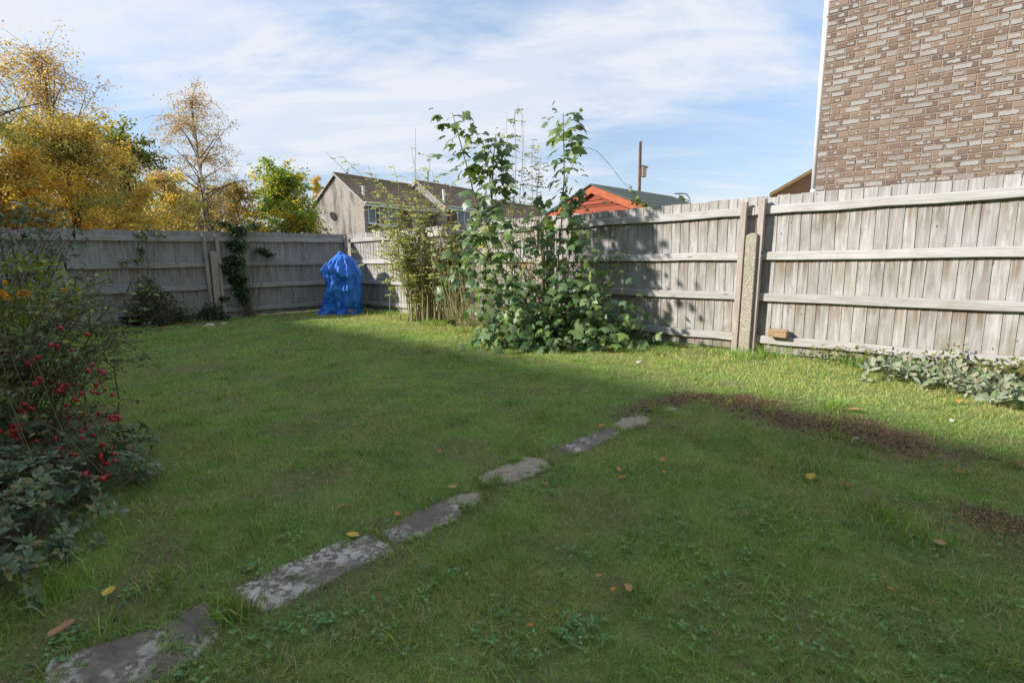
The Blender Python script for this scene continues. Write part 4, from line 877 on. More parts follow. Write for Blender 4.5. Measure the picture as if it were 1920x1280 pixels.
# ================================================================== FALLEN LEAVES AND PEBBLES
M_DEAD = [mat_plain('dead_leaf_tan', (0.42, 0.24, 0.11), 0.8, 0.2, 0.3, 60), mat_plain('dead_leaf_orange', (0.50, 0.20, 0.045), 0.8, 0.2, 0.3, 60), mat_plain('dead_leaf_brown', (0.24, 0.12, 0.07), 0.8, 0.2, 0.3, 60), mat_plain('dead_leaf_yellow', (0.58, 0.40, 0.07), 0.8, 0.2, 0.3, 60)]
def dead_leaf_mesh(seed, mat):
    r = np.random.default_rng(seed); n = 12; a = np.linspace(0, 2*np.pi, n, endpoint=False); rx = 0.36; cup = r.uniform(0.15, 0.5)
    v = [(0, 0, 0.0)]
    for f in (0.55, 1.0):
        for t in a:
            q = 1+0.12*np.sin(5*t+seed)*f+r.normal(0, 0.04); x, y = np.cos(t)*rx*q*f, np.sin(t)*0.5*q*f*(1+0.15*(np.sin(t) > 0.8)); v.append((x, y, cup*(x*x*2.2+y*y*0.6)+0.08*y*np.sin(seed)))
    v += [(0.01, -0.5, 0.02), (-0.01, -0.5, 0.02), (0.0, -0.78, 0.07)]
    f3 = [(0, 1+k, 1+(k+1) % n) for k in range(n)] + [(2*n+1, 2*n+2, 2*n+3)]; f4 = [(1+k, 1+n+k, 1+n+(k+1) % n, 1+(k+1) % n) for k in range(n)]
    me = mesh_np('fallen_leaf', np.array(v), [np.array(f3), np.array(f4)], smooth=True); me.materials.append(mat); return me
DL = [[dead_leaf_mesh(i*4+k, M_DEAD[k]) for i in range(3)] for k in range(4)]
FL = [(1178, 1113, 22, 0, 'curled tan fallen leaf standing up in the near lawn'), (1150, 1116, 12, 1, 'small orange fallen leaf beside the curled tan one'), (1760, 1027, 24, 0, 'pale tan oval fallen leaf at right of the near lawn'), (1519, 899, 22, 3, 'pale yellow folded leaf in the middle of shaded right lawn'),
      (1586, 914, 18, 2, 'brown fallen leaf close to the pale yellow folded leaf'), (1903, 875, 26, 2, 'large brown fallen leaf at the right edge of the lawn'), (1797, 887, 14, 1, 'orange fallen leaf left of the large brown one at right'), (115, 1188, 42, 0, 'large tan leaf lying on soil at the lower left'), (205, 1118, 26, 3, 'yellowish curled leaf on soil beside the sage bush'),
      (745, 970, 14, 1, 'bright orange leaf on the edge of the lichen spotted slab'), (663, 1010, 22, 3, 'yellow leaf at the far edge of the long lichen slab'), (850, 921, 16, 0, 'pale narrow leaf beside the sandy slab end'), (1600, 771, 20, 0, 'tan leaf on the bare soil patch'), (1129, 800, 12, 1, 'orange leaf beside the brownish gritty slab'),
      (1797, 757, 12, 1, 'small orange leaf in sun below the woolly plants')]
for q in ((668, 801), (548, 885), (1242, 866), (1160, 884), (1166, 899), (1024, 914), (1245, 889), (1400, 965), (1418, 870), (845, 772), (1122, 1090), (1780, 990), (825, 853), (640, 950), (709, 1132), (1340, 1195), (1668, 1115), (995, 1185), (470, 1080), (1020, 826), (300, 800), (1100, 735), (560, 745), (395, 895)):
    FL.append((q[0], q[1], random.choice((9, 11, 13)), random.choice((0, 1, 1, 2)), None))
TINY = ['left of the path, level with the broken slab', 'on the dry patch left of the long lichen slab', 'right of the path beyond two orange leaves', 'first of a pair right of the broken slab', 'second of a pair right of the broken slab', 'just below the broken sandy slab', 'alone in the lawn right of the broken slab', 'in the middle of the right lawn', 'below the bare soil patch', 'far across the lawn before the maple', 'beside the curled leaf of the near lawn', 'at the far right by the straw patch', 'above the broken slab toward the tarpaulin', 'between the long slab and the dry patch', 'just below the long lichen slab', 'in the nearest lawn below centre', 'in the nearest lawn at right', 'among clover at the bottom centre', 'left of the long lichen slab among weeds', 'close above the brownish gritty slab', 'near the rose hips on the shaded lawn', 'in the lawn just before the maple shade', 'in the middle of the shaded lawn before the tarpaulin', 'on the lawn right of the sage bush']
ti = 0
for (px_, py_, s, k, lab) in FL:
    if lab is None: lab = 'tiny %s fallen leaf %s' % (['tan', 'orange', 'brown', 'yellow'][k], TINY[ti]); ti += 1
    p_ = GR(px_, py_+2); d_ = p_.y; sz = s*1.1*d_/FPX
    o = obj('fallen_leaf', random.choice(DL[k]), None, None, (p_.x, p_.y, gz1(p_.x, p_.y)+0.028)); o.scale = (sz, sz, sz); o.rotation_euler = (R(random.uniform(-12, 12)), R(random.uniform(-12, 12)), random.uniform(0, 6.28))
    tag(o, lab, 'leaf', 'fallen leaves')
M_STONE = mat_plain('pale_pebble', (0.52, 0.48, 0.43), 0.85, 0.2, 0.15, 30)
def rock(name, p_, s, mat, label, cat, sq=(1, 0.8, 0.5), group=None):
    import bmesh
    bm = bmesh.new(); bmesh.ops.create_icosphere(bm, subdivisions=2, radius=1); r = random.Random(hash(label) & 255)
    for v in bm.verts: v.co *= 1+r.uniform(-0.16, 0.16); v.co.x *= sq[0]; v.co.y *= sq[1]; v.co.z *= sq[2]
    me = bpy.data.meshes.new(name); bm.to_mesh(me); bm.free(); o = obj(name, me, mat, None, p_); o.scale = (s, s, s); o.rotation_euler = (0, 0, r.uniform(0, 3)); tag(o, label, cat, group); return o
for px_, py_, s, lab in ((1785, 790, 0.022, 'pale pebble on the sunlit grass below the woolly plants'), (1606, 819, 0.016, 'small pink pebble on the dark soil patch'), (1198, 680, 0.035, 'pale stone on the grass at right of the maple sapling'), (1570, 775, 0.014, 'tiny white pebble at upper edge of the soil patch')):
    p_ = GR(px_, py_); rock('pebble', (p_.x, p_.y, gz1(p_.x, p_.y)+s*0.5), s, M_STONE, lab, 'pebble')
for k, (px_, py_, s) in enumerate(((393, 611, 0.15), (420, 608, 0.10), (350, 612, 0.09), (300, 616, 0.10))):
    p_ = GR(px_, py_); rock('edging_stone', (p_.x, p_.y, 0.01), s, M_STONE if k < 2 else M_DEAD[2], ['flat pale edging stone in front of the shaded fence', 'smaller pale edging stone next to the flat one', 'brown edging stone under the dark shrub', 'brown edging stone beside the black tub'][k], 'stone', (1, 0.6, 0.25))

# ================================================================== BLUE TARPAULIN
tp = GR(642, 588); TY = 11.65
def tz(py): return max(0.0, PX(640, py, TY).z)
rows = [(588, 600, 672), (578, 603, 676), (565, 606, 677), (550, 610, 678), (535, 613, 678), (525, 612, 678), (515, 606, 678), (508, 604, 676), (500, 608, 672), (492, 615, 667), (485, 622, 662), (480, 628, 656), (477, 631, 648), (475, 634, 643)]
nz, na = 130, 200; zs = np.array([tz(r_[0]) for r_ in rows]); xl = np.array([PX(r_[1], r_[0], TY).x for r_ in rows]); xr = np.array([PX(r_[2], r_[0], TY).x for r_ in rows])
zi = np.linspace(0, zs[-1], nz); L_ = np.interp(zi, zs, xl); R_ = np.interp(zi, zs, xr)
th = np.linspace(0, 2*np.pi, na, endpoint=False); Zg, Tg = np.meshgrid(zi, th, indexing='ij'); cxm = ((L_+R_)/2)[:, None]; hw_ = ((R_-L_)/2)[:, None]
ct, st_ = np.cos(Tg), np.sin(Tg); X = cxm + hw_*np.sign(ct)*np.abs(ct)**0.85; Y = TY + np.minimum(hw_*0.8, 0.34)*np.sign(st_)*np.abs(st_)**0.85
def ridged(u, v, s): return 1-2*np.abs(fbm(u, v, s, 3)-0.5)*2
fold = (fbm(Tg*2.2+Zg*0.8, Zg*2.6-Tg*0.8, 51, 3)-0.5)*0.16 + (ridged(Tg*3.2+Zg*1.6, Zg*1.1, 52)-0.6)*0.055 + (ridged(Tg*2+3, Zg*7+Tg*1.5, 55)-0.6)*0.045*np.clip(1-Zg/0.8, 0.15, 1) + (ridged(Tg*5+Zg*3, Zg*5-Tg*2, 56)-0.6)*0.03 + (fbm(Tg*9, Zg*10, 53, 3)-0.5)*0.022
wr = np.where(np.abs(np.sin(Tg/2)) < 0.12, 0.4, 1.0); edge_t = np.clip((zs[-1]-Zg)*5, 0.2, 1)
X += np.cos(Tg)*fold*edge_t*wr*0.6; Y += np.sin(Tg)*fold*edge_t
hem = np.clip(1-Zg/0.09, 0, 1); X += np.cos(Tg)*hem*(0.05+0.07*np.sin(Tg*7)); Y += np.sin(Tg)*hem*(0.05+0.07*np.sin(Tg*9+1)); Zg = Zg + hem*0.02*np.sin(Tg*11)
V_ = np.stack([X.ravel(), Y.ravel(), np.maximum(Zg, 0.004).ravel()], 1); i0 = (np.arange(nz-1)[:, None]*na+np.arange(na)[None]).ravel(); i1 = (np.arange(nz-1)[:, None]*na+(np.arange(na)[None]+1) % na).ravel()
tt = thing('tarpaulin_cover', 'crumpled blue tarpaulin draped over a tall object in the far corner', 'tarpaulin', (tp.x, TY, 0))
V_ -= np.array([tp.x, TY, 0]); capc = V_[-na:].mean(0)+np.array([0, 0, 0.02]); nV = len(V_); V_ = np.concatenate([V_, [capc]])
capf = np.stack([np.full(na, nV), (nz-1)*na+np.arange(na), (nz-1)*na+(np.arange(na)+1) % na], 1)
obj('sheet', mesh_np('sheet', V_, [np.stack([i0, i1, i1+na, i0+na], 1), capf], smooth=True), M_TARP, tt)
# gathered knot on top and a flap on the right
m = MB(); zt_ = zs[-1]; tx = PX(638, 476, TY).x-tp.x
m.tube([(tx, 0, zt_-0.02), (tx-0.01, -0.02, zt_+0.01), (tx-0.03, 0.0, zt_+0.03)], [0.08, 0.06, 0.02], 7); m.tube([(tx, 0, zt_-0.02), (tx+0.05, 0.0, zt_+0.012)], [0.05, 0.02], 6); m.build('knot', M_TARP, tt, smooth=True)
p_ = PX(655, 578, 11.45); rock('tan_slab', (p_.x, p_.y, 0.06), 0.11, M_DEAD[0], 'tan lump on the ground against the right foot of the blue tarpaulin', 'stone', (1, 0.6, 0.5))

# ================================================================== BLACK TUB
p_ = GR(226, 612)
m = MB(); n = 28; prof = [(0.02, 0.02), (0.30, 0.0), (0.345, 0.02), (0.40, 0.15), (0.43, 0.165), (0.445, 0.18), (0.43, 0.195), (0.40, 0.185), (0.36, 0.16), (0.31, 0.05), (0.02, 0.045)]
v = [(r_*math.cos(2*math.pi*k/n), r_*math.sin(2*math.pi*k/n), z) for r_, z in prof for k in range(n)]
m.add(v, [(i*n+k, i*n+(k+1) % n, (i+1)*n+(k+1) % n, (i+1)*n+k) for i in range(len(prof)-1) for k in range(n)])
o = m.build('rubber_tub', M_RUBBER, smooth=True, loc=(p_.x, p_.y+0.35, 0.0)); tag(o, 'low round black rubber tub by the shaded fence', 'tub')

# ================================================================== TREES
def make_tree(name, label, base, H, crown, nleaf, lsize, cols, bark, r0, seed, droop=0.0, group='trees beyond the far fence', first=0.25, nl=26, sparse=0.0, up_=0.9, dark=(0.05, 0.07, 0.02)):
    """crown: (rx, ry, z0, z1) ; limbs run out from the trunk into the crown, twigs off the limbs, leaves round the twigs"""
    rg = np.random.default_rng(seed); rx, ry, z0, z1 = crown
    t = thing(name, label, 'tree', base, 0, group)
    trunk = [np.array([0, 0, -0.1])]; k = 9
    for i in range(1, k+1): trunk.append(np.array([rg.normal(0, 0.012*H*(i/k)), rg.normal(0, 0.012*H*(i/k)), H*0.97*i/k]))
    trunk = np.array(trunk); lines = [(trunk, np.linspace(r0, r0*0.08, k+1))]; tips = []
    def prof(f):  # crown radius along its height
        return max(0.08, (math.sin(math.pi*min(1, max(0, f))**0.75)**0.7))
    for j in range(nl):
        f = first + (1-first)*(j+rg.random())/nl*0.97; zb = f*H*0.95
        pb = np.array([np.interp(zb, trunk[:, 2], trunk[:, 0]), np.interp(zb, trunk[:, 2], trunk[:, 1]), zb]); a = rg.random()*6.283
        zt = min(z1*0.99, zb + up_*rg.uniform(0.4, 1.0)*rx); fc = (zt-z0)/(z1-z0); rr = prof(fc)*rg.uniform(0.6, 1.05)
        tip = np.array([math.cos(a)*rx*rr, math.sin(a)*ry*rr, max(zt, z0)]); mid = (pb+tip)/2 + np.array([0, 0, 0.12*rx])+rg.normal(0, 0.06*rx, 3)
        tt_ = np.linspace(0, 1, 6)[:, None]; L = pb*(1-tt_)**2+2*mid*tt_*(1-tt_)+tip*tt_**2; rb = r0*(1-f)*0.45+r0*0.05; lines.append((L, np.linspace(rb, rb*0.2, 6)))
        for s in range(9):
            q = rg.uniform(0.3, 1.0); p0 = L[int(q*5)]; d = rg.normal(0, 1, 3); d[2] = d[2]*0.6+0.3-droop*1.4; d /= np.linalg.norm(d); ln = rx*rg.uniform(0.18, 0.5)
            p1 = p0+d*ln; p2 = p1 + np.array([d[0], d[1], d[2]-droop*1.6])*ln*0.5; tw = np.array([p0, p1, p2]); lines.append((tw, [rb*0.22+0.003, rb*0.12+0.002, 0.002])); tips.append((p0, p1, p2))
    tips = np.array(tips); wt = rg.gamma(0.9, 1, len(tips)); wt /= wt.sum(); ci = rg.choice(len(tips), nleaf, p=wt); q = rg.random((nleaf, 1))*2
    T0, T1, T2 = tips[ci, 0], tips[ci, 1], tips[ci, 2]
    P = np.where(q < 1, T0*(1-q)+T1*q, T1*(2-q)+T2*(q-1)) + rg.normal(0, 1, (nleaf, 3))*rx*(0.035+0.05*rg.random((nleaf, 1)))*np.array([1, 1, 0.8])
    kz = z1/np.percentile(P[:, 2], 99.8); P[:, 2] *= kz; lines = [(np.asarray(l[0])*np.array([1, 1, kz]), l[1]) for l in lines]
    P[:, 2] = np.maximum(P[:, 2], z0*0.8)
    Vt, Ft = tubes_np(lines[:1], 8); obj('trunk', mesh_np('trunk', Vt, [Ft], smooth=True), bark, t); Vt, Ft = tubes_np(lines[1:], 5); obj('branches', mesh_np('branches', Vt, [Ft], smooth=True), M_TWIGBROWN, t)
    D = rg.normal(0, 1, (nleaf, 3)); D[:, 2] -= 0.5+droop; Nn = rg.normal(0, 1, (nleaf, 3)); Nn[:, 2] += 0.7
    cc = np.array([c[0] for c in cols]); pw = np.array([c[1] for c in cols]); 
    cl = rg.choice(len(cc), len(tips), p=pw/pw.sum()); own = rg.choice(len(cc), nleaf, p=pw/pw.sum()); use = np.where(rg.random(nleaf) < 0.82, cl[ci], own)
    col = np.clip(cc[use]*(1+rg.normal(0, 0.2, (nleaf, 1))), 0.01, 0.8)
    S = lsize*rg.uniform(0.6, 1.25, (nleaf, 1))*np.array([[0.8, 1, 1]])
    obj('crown', leaf_batch('crown', *LEAF4, P, basis(D, Nn), S, col), M_TREE, t); return t
GOLD = [((0.60, 0.45, 0.12), 5), ((0.70, 0.50, 0.10), 3), ((0.50, 0.45, 0.15), 5), ((0.36, 0.38, 0.13), 4)]
AMBER = [((0.70, 0.44, 0.08), 5), ((0.74, 0.50, 0.08), 4), ((0.50, 0.42, 0.12), 4)]
RUST = [((0.52, 0.38, 0.22), 5), ((0.60, 0.43, 0.20), 3), ((0.46, 0.37, 0.25), 3)]
GREEN = [((0.15, 0.21, 0.05), 5), ((0.23, 0.26, 0.06), 3), ((0.26, 0.21, 0.03), 2)]
LIME = [((0.23, 0.34, 0.07), 5), ((0.36, 0.42, 0.08), 4), ((0.68, 0.54, 0.07), 3)]
OLIVE = [((0.34, 0.30, 0.09), 5), ((0.46, 0.34, 0.10), 4), ((0.22, 0.24, 0.07), 3)]
def tree_at(px_, ytop, y, name, label, wpx, nleaf, ls, cols, bark, r0, seed, **kw):
    b = PX(px_, 480, y); H = PX(px_, ytop, y).z; rx = wpx*y/FPX/2; z0 = kw.pop('z0', 0.9)
    return make_tree(name, label, (b.x, b.y, 0), H, (rx, rx, z0, H), nleaf, ls, cols, bark, r0, seed, **kw)
tree_at(135, 62, 17, 'birch_tree', 'tall golden birch with wispy top behind the left end of fence', 290, 22000, 0.062, RUST+GOLD[:2], M_BIRCH, 0.13, 1, droop=0.35, nl=34, first=0.12)
tree_at(150, 215, 15.5, 'golden_tree', 'dense golden yellow tree just behind the shaded fence at left', 300, 48000, 0.07, GOLD+AMBER[:1], M_BARK, 0.12, 2, first=0.1, nl=34)
tree_at(25, 265, 13.5, 'golden_tree', 'amber leaved tree at the left edge of the picture', 220, 30000, 0.07, AMBER+GOLD[:1], M_BARK, 0.10, 3, first=0.1, nl=28)
tree_at(255, 228, 23, 'broadleaf_tree', 'dark green tree behind the golden trees at left', 180, 17000, 0.12, GREEN, M_BARK, 0.2, 4, first=0.15, nl=28)
tree_at(392, 150, 25, 'birch_tree', 'tall slender sparse birch with pale trunk above the shaded fence', 180, 12000, 0.068, RUST, M_BIRCH, 0.15, 5, droop=0.4, nl=36, first=0.22, z0=2.2)
tree_at(322, 318, 20, 'golden_tree', 'small rusty gold tree left of the slender birch', 135, 14000, 0.08, GOLD+RUST[:1], M_BARK, 0.1, 6, droop=0.2, first=0.1)
tree_at(455, 335, 27, 'golden_tree', 'bronze tree between the slender birch and the green tree', 120, 8000, 0.11, OLIVE+RUST[:1], M_BARK, 0.12, 7, first=0.1)
tree_at(540, 306, 29, 'broadleaf_tree', 'round green tree turning yellow, left of the terrace gable', 165, 26000, 0.13, LIME, M_BARK, 0.22, 8, first=0.12, nl=40, up_=0.45)
tree_at(395, 345, 31, 'broadleaf_tree', 'olive brown thicket tree behind the slender birch trunk', 210, 10000, 0.14, OLIVE, M_BARK, 0.12, 9, first=0.05)
tree_at(230, 330, 27, 'broadleaf_tree', 'low olive tree filling the gap behind the golden trees', 230, 11000, 0.14, OLIVE+GREEN[:1], M_BARK, 0.12, 10, first=0.05)
tree_at(604, 330, 52, 'golden_tree', 'small orange treetop behind the terrace gable', 40, 2500, 0.2, AMBER, M_BARK, 0.15, 12, first=0.1)
tree_at(1276, 366, 55, 'broadleaf_tree', 'tiny distant treetop beside the street lamp', 34, 1500, 0.22, GREEN, M_BARK, 0.12, 13, first=0.3, group='distant treetops')
make_tree('birch_tree', 'birch with hanging russet twigs entering at the upper left corner', (-14.6, 12.6, 0), 9.5, (3.3, 3.3, 2.2, 9.3), 20000, 0.058, RUST+GOLD[2:], M_BIRCH, 0.15, 21, droop=0.75, nl=34, first=0.25)

# ================================================================== MAPLE SAPLING
def maple(i):
    rg = np.random.default_rng(100+i); pts = [(0, 0.0), (0.16, -0.07), (0.42, -0.02), (0.36, 0.12), (0.60, 0.30), (0.52, 0.36), (0.60, 0.52), (0.34, 0.50), (0.24, 0.56), (0.30, 0.74), (0.16, 0.72), (0.0, 1.0)]
    out = pts + [(-a, b) for a, b in pts[::-1][1:-1]]; n = len(out); sc = rg.normal(1, 0.10, n)
    v = [(0, 0.36, 0.02)]; dr = rg.uniform(0.2, 1.1); fo = rg.uniform(-0.45, 0.6)
    for (a, b), s in zip(out, sc): a, b = a*s, b; v.append((a, b, -dr*(b-0.3)**2+fo*abs(a)*0.6-0.25*max(0, abs(a)-0.35)))
    v += [(0.012, 0, 0), (-0.012, 0, 0), (0.0, -0.55, -0.12)]
    f = [(0, 1+k, 1+(k+1) % n) for k in range(n)] + [(n+1, n+2, n+3)]; return np.array(v), [np.array(f)]
MC = [(0.090, 0.165, 0.055), (0.125, 0.205, 0.065), (0.17, 0.255, 0.085), (0.065, 0.125, 0.045), (0.25, 0.32, 0.14), (0.48, 0.36, 0.07), (0.14, 0.225, 0.11), (0.20, 0.30, 0.07), (0.105, 0.18, 0.06), (0.15, 0.235, 0.075), (0.30, 0.30, 0.09)]
MV = leaf_variants(maple, MC, M_LEAF, 'maple_leaf')
ms = thing('maple_sapling', 'bushy maple sapling with large lobed dark leaves and two tall leaders', 'sapling', (0.62, 7.15, 0), 0)
P = []; D = []; Nn = []; S = []; K = []; stems = []
def stem_leaves(pts, step, size, start, spread=0.10):
    pts = np.asarray(pts); seg = np.linalg.norm(np.diff(pts, axis=0), axis=1); cum = np.r_[0, np.cumsum(seg)]; s = start; a = RNG.random()*3
    while s < cum[-1]:
        p_ = np.array([np.interp(s, cum, pts[:, q]) for q in range(3)]); f = s/cum[-1]
        for sgn in (0, math.pi):
            aa = a+sgn+RNG.normal(0, 0.25); d = np.array([math.cos(aa), math.sin(aa), 0.25-0.5*RNG.random()]); P.append(p_+d*np.array([spread, spread, spread*0.5])*RNG.uniform(0.7, 1.5)+np.array([0, 0, spread*0.3])); D.append(d+np.array([0, 0, -0.35])); Nn.append(np.array([-0.35, -0.35, 0.8])+RNG.normal(0, 0.35, 3)); S.append(size*RNG.uniform(0.45, 1.25)*(0.6+0.5*math.sin(math.pi*min(1, 0.25+f*0.8))))
        a += math.pi/2+RNG.normal(0, 0.2); s += step*RNG.uniform(0.75, 1.3)
def V3(v): return np.array(v[:])
bA = np.array([0.35, 7.1, 0]); bC = np.array([0.75, 7.2, 0])
stA = np.array([bA, V3(PX(940, 560, 7.0)), V3(PX(905, 430, 6.95)), V3(PX(880, 330, 6.9)), V3(PX(860, 255, 6.9)), V3(PX(848, 212, 6.9))])
stB = np.array([bA+[0.05, 0.05, 0], V3(PX(955, 560, 7.15)), V3(PX(925, 430, 7.2)), V3(PX(918, 330, 7.2)), V3(PX(905, 262, 7.2))])
stB2 = np.array([V3(PX(921, 400, 7.2)), V3(PX(925, 300, 7.1)), V3(PX(930, 250, 7.1))])
stC = np.array([bC, V3(PX(1040, 560, 7.1)), V3(PX(1052, 430, 7.1)), V3(PX(1058, 330, 7.1)), V3(PX(1057, 260, 7.1)), V3(PX(1056, 212, 7.1))])
for s_, st0, sz in ((stA, 1.55, 0.185), (stB, 1.5, 0.16), (stB2, 0.2, 0.14), (stC, 1.35, 0.18)):
    stems.append((s_, np.linspace(0.014, 0.004, len(s_)))); stem_leaves(s_, 0.125, sz*1.05, st0, 0.12); stem_leaves(s_, 0.15, sz*0.9, st0+0.05, 0.22); stem_leaves(s_[-3:], 0.08, sz*1.1, 0.05, 0.13); stem_leaves(s_[-2:], 0.07, sz*0.9, 0.0, 0.16)
# side shoots making the lower mass: targets given as photo positions of the foliage
blob = [(900, 470, 40, 40, 20), (870, 520, 28, 30, 12), (920, 540, 40, 40, 20), (980, 500, 40, 60, 14), (1050, 440, 45, 50, 34), (1065, 500, 40, 40, 22), (1000, 560, 55, 40, 40), (1070, 560, 45, 40, 34), (940, 600, 35, 35, 26), (1000, 620, 50, 30, 50), (1080, 610, 50, 35, 56), (1140, 620, 45, 30, 40), (1050, 650, 70, 14, 56), (1150, 650, 40, 12, 30), (930, 640, 28, 18, 18), (1100, 580, 40, 30, 26), (1075, 380, 25, 25, 12), (915, 420, 30, 30, 9), (880, 450, 18, 25, 7), (1190, 600, 14, 26, 6)]
for (bx_, by_, sx_, sy_, n) in blob:
    for k in range(int(n*(2.2 if by_ < 540 else 3.3))):
        yy = 7.15+RNG.normal(0, 0.28)-0.35*np.clip((by_-480)/180, 0, 1); q = V3(PX(bx_+RNG.normal(0, sx_*0.75), by_+RNG.normal(0, sy_*0.75), yy)); q[2] = max(q[2], 0.06)
        q[1] = min(q[1], 8.62-q[0]); P.append(q); a = RNG.random()*6.28; D.append(np.array([math.cos(a)*0.9, math.sin(a)*0.9-0.35, -0.45])); Nn.append(np.array([-0.30, -0.55, 0.75])+RNG.normal(0, 0.33, 3)); S.append(RNG.uniform(0.06, 0.165))
    for k in range(max(2, n//9)):
        tip = V3(PX(bx_+RNG.normal(0, sx_*0.6), by_+RNG.normal(0, sy_*0.6), 7.15)); b0 = np.array([0.62+RNG.normal(0, 0.14), 7.2+RNG.normal(0, 0.08), 0]); stems.append((curve_pts(b0, tip, 0.12, 7, 0.015), (0.011, 0.004)))
P = np.array(P); D = np.array(D); Nn = np.array(Nn); S = np.array(S); N = len(P)
lc = np.array(MC)[RNG.choice(len(MC), N, p=[.165, .16, .125, .125, .06, .007, .095, .06, .10, .09, .013])]
leaves_as_parts(ms, MV, M_LEAF, P, basis(D, Nn), np.c_[S, S, S], lc, 300, 'small_leaves', 'leaf')
Vt, Ft = tubes_np([(a-np.array([0.62, 7.15, 0]), r_) for a, r_ in stems], 6); obj('stem', mesh_np('stem', Vt, [Ft], smooth=True), M_REDSTEM, ms)

# ================================================================== ROSES AND CANES BY THE FENCE
def hip_mesh():
    m = MB(); n = 8; prof = [(0.0, -0.5), (0.12, -0.46), (0.30, -0.3), (0.36, -0.05), (0.33, 0.2), (0.20, 0.42), (0.08, 0.5), (0.10, 0.56), (0.02, 0.60)]
    v = [(r_*math.cos(2*math.pi*k/n), r_*math.sin(2*math.pi*k/n), z) for r_, z in prof for k in range(n)]; m.add(v, [(i*n+k, i*n+(k+1) % n, (i+1)*n+(k+1) % n, (i+1)*n+k) for i in range(len(prof)-1) for k in range(n)]); me = m.mesh('rose_hip', True); me.materials.append(M_HIP); return me
HIP = hip_mesh()
def compound_leaves(cane_list, per, size, cols, start=0.35, nleaflet=5, hang=0.2):
    P = []; D = []; Nn = []; S = []; stalk = []
    for pts in cane_list:
        pts = np.asarray(pts); k = len(pts)
        for _ in range(RNG.poisson(per)):
            f = RNG.uniform(start, 1)*(k-1); i = min(int(f), k-2); p0 = pts[i]*(1-(f-i))+pts[i+1]*(f-i); a = RNG.random()*6.28; d = np.array([math.cos(a), math.sin(a), RNG.uniform(-0.4, 0.5)]); d /= np.linalg.norm(d); ln = size*RNG.uniform(1.6, 2.8)
            side = np.cross(d, [0, 0, 1]); side /= np.linalg.norm(side)+1e-9; stalk.append((np.array([p0, p0+d*ln]), [0.0015, 0.0008]))
            for j in range(nleaflet):
                fr = 0.35+0.65*(j//2)/(max(1, nleaflet//2)); b = p0+d*ln*fr; dd = d if j == nleaflet-1 else (side*(1 if j % 2 else -1)+d*0.4)
                P.append(b); D.append(dd+np.array([0, 0, -hang])); Nn.append(np.array([-0.2, -0.3, 0.8])+RNG.normal(0, 0.35, 3)); S.append(size*RNG.uniform(0.7, 1.2))
    P = np.array(P); N = len(P); S = np.array(S); return P, basis(np.array(D), np.array(Nn)), np.c_[S*0.62, S, S], N, stalk
def put_hips(parent, pts, size):
    off = np.array(parent.location)
    for q in pts:
        o = bpy.data.objects.new('rose_hip', HIP); COL.objects.link(o); o.parent = parent; o.location = Vector(q-off); s = size*random.uniform(0.8, 1.15); o.scale = (s, s, s); o.rotation_euler = (R(180+random.uniform(-70, 70)), R(random.uniform(-60, 60)), random.uniform(0, 6))
# climbing rose in front of the corner panel
rb = GR(805, 606); rr = thing('climbing_rose', 'tall arching climbing rose with yellow green leaves left of the maple sapling', 'rose bush', (rb.x, 9.9, 0)); off = np.array(rr.location)
canes = []; RY = 9.9
targets = [(610, 285), (640, 292), (690, 310), (700, 350), (720, 400), (690, 440), (735, 360), (760, 330), (775, 300), (790, 345), (810, 320), (840, 345), (800, 380), (745, 430), (770, 400), (850, 390), (715, 470), (700, 500), (750, 480), (830, 420), (790, 440), (860, 450), (730, 520), (820, 470), (780, 520), (745, 385), (765, 365), (680, 385), (695, 410), (710, 440), (725, 375), (740, 455), (705, 380), (760, 500), (720, 490)]
for k, (tx_, ty_) in enumerate(targets):
    for j in range(3 if k > 2 else 1):
        b0 = V3(PX(RNG.normal(815, 26), 604, RY))+np.array([0, RNG.normal(0, 0.12), 0]); b0[2] = 0; tip = V3(PX(tx_+RNG.normal(0, 9)*j, ty_+RNG.normal(0, 12)*j, RY+RNG.normal(-0.05, 0.22))); tip[1] = min(tip[1], 8.65-tip[0])
        wid = tip[0]-b0[0]; q = curve_pts(b0, tip, 0.0, 9, 0.02); tt_ = np.linspace(0, 1, 9); lift = (np.sqrt(np.clip(1-(1-tt_)**2, 0, 1))-tt_); q[:, 2] += lift*abs(wid)*0.7; q[:, 0] -= lift*wid*0.35; canes.append(q)
for k in range(60):   # straight stems in the lower part
    b0 = V3(PX(RNG.uniform(765, 890), 606, RY)); b0[2] = 0; tip = b0+np.array([RNG.normal(0, 0.30), RNG.normal(0, 0.12), RNG.uniform(0.8, 1.7)]); canes.append(curve_pts(b0, tip, 0.0, 6, 0.02))
lp, lb, lS, N, stalk = compound_leaves(canes, 13.0, 0.056, None, 0.36)
lcol = jcol((0.38, 0.45, 0.14), N, 0.28, (0.58, 0.50, 0.13), 0.2)
obj('foliage', leaf_batch('foliage', *LEAF6, lp-off, lb, lS, lcol), M_LEAF, rr)
Vt, Ft = tubes_np([(c-off, (0.011, 0.003)) for c in canes]+[(s[0]-off, s[1]) for s in stalk], 5); obj('canes', mesh_np('canes', Vt, [Ft], smooth=True), M_STALK, rr)
hp = []
for k in range(75): c = canes[RNG.integers(0, len(canes))]; f = RNG.uniform(0.45, 1)*(len(c)-1); i = min(int(f), len(c)-2); hp.append(c[i]*(1-f+i)+c[i+1]*(f-i)+RNG.normal(0, 0.05, 3))
put_hips(rr, hp, 0.04)
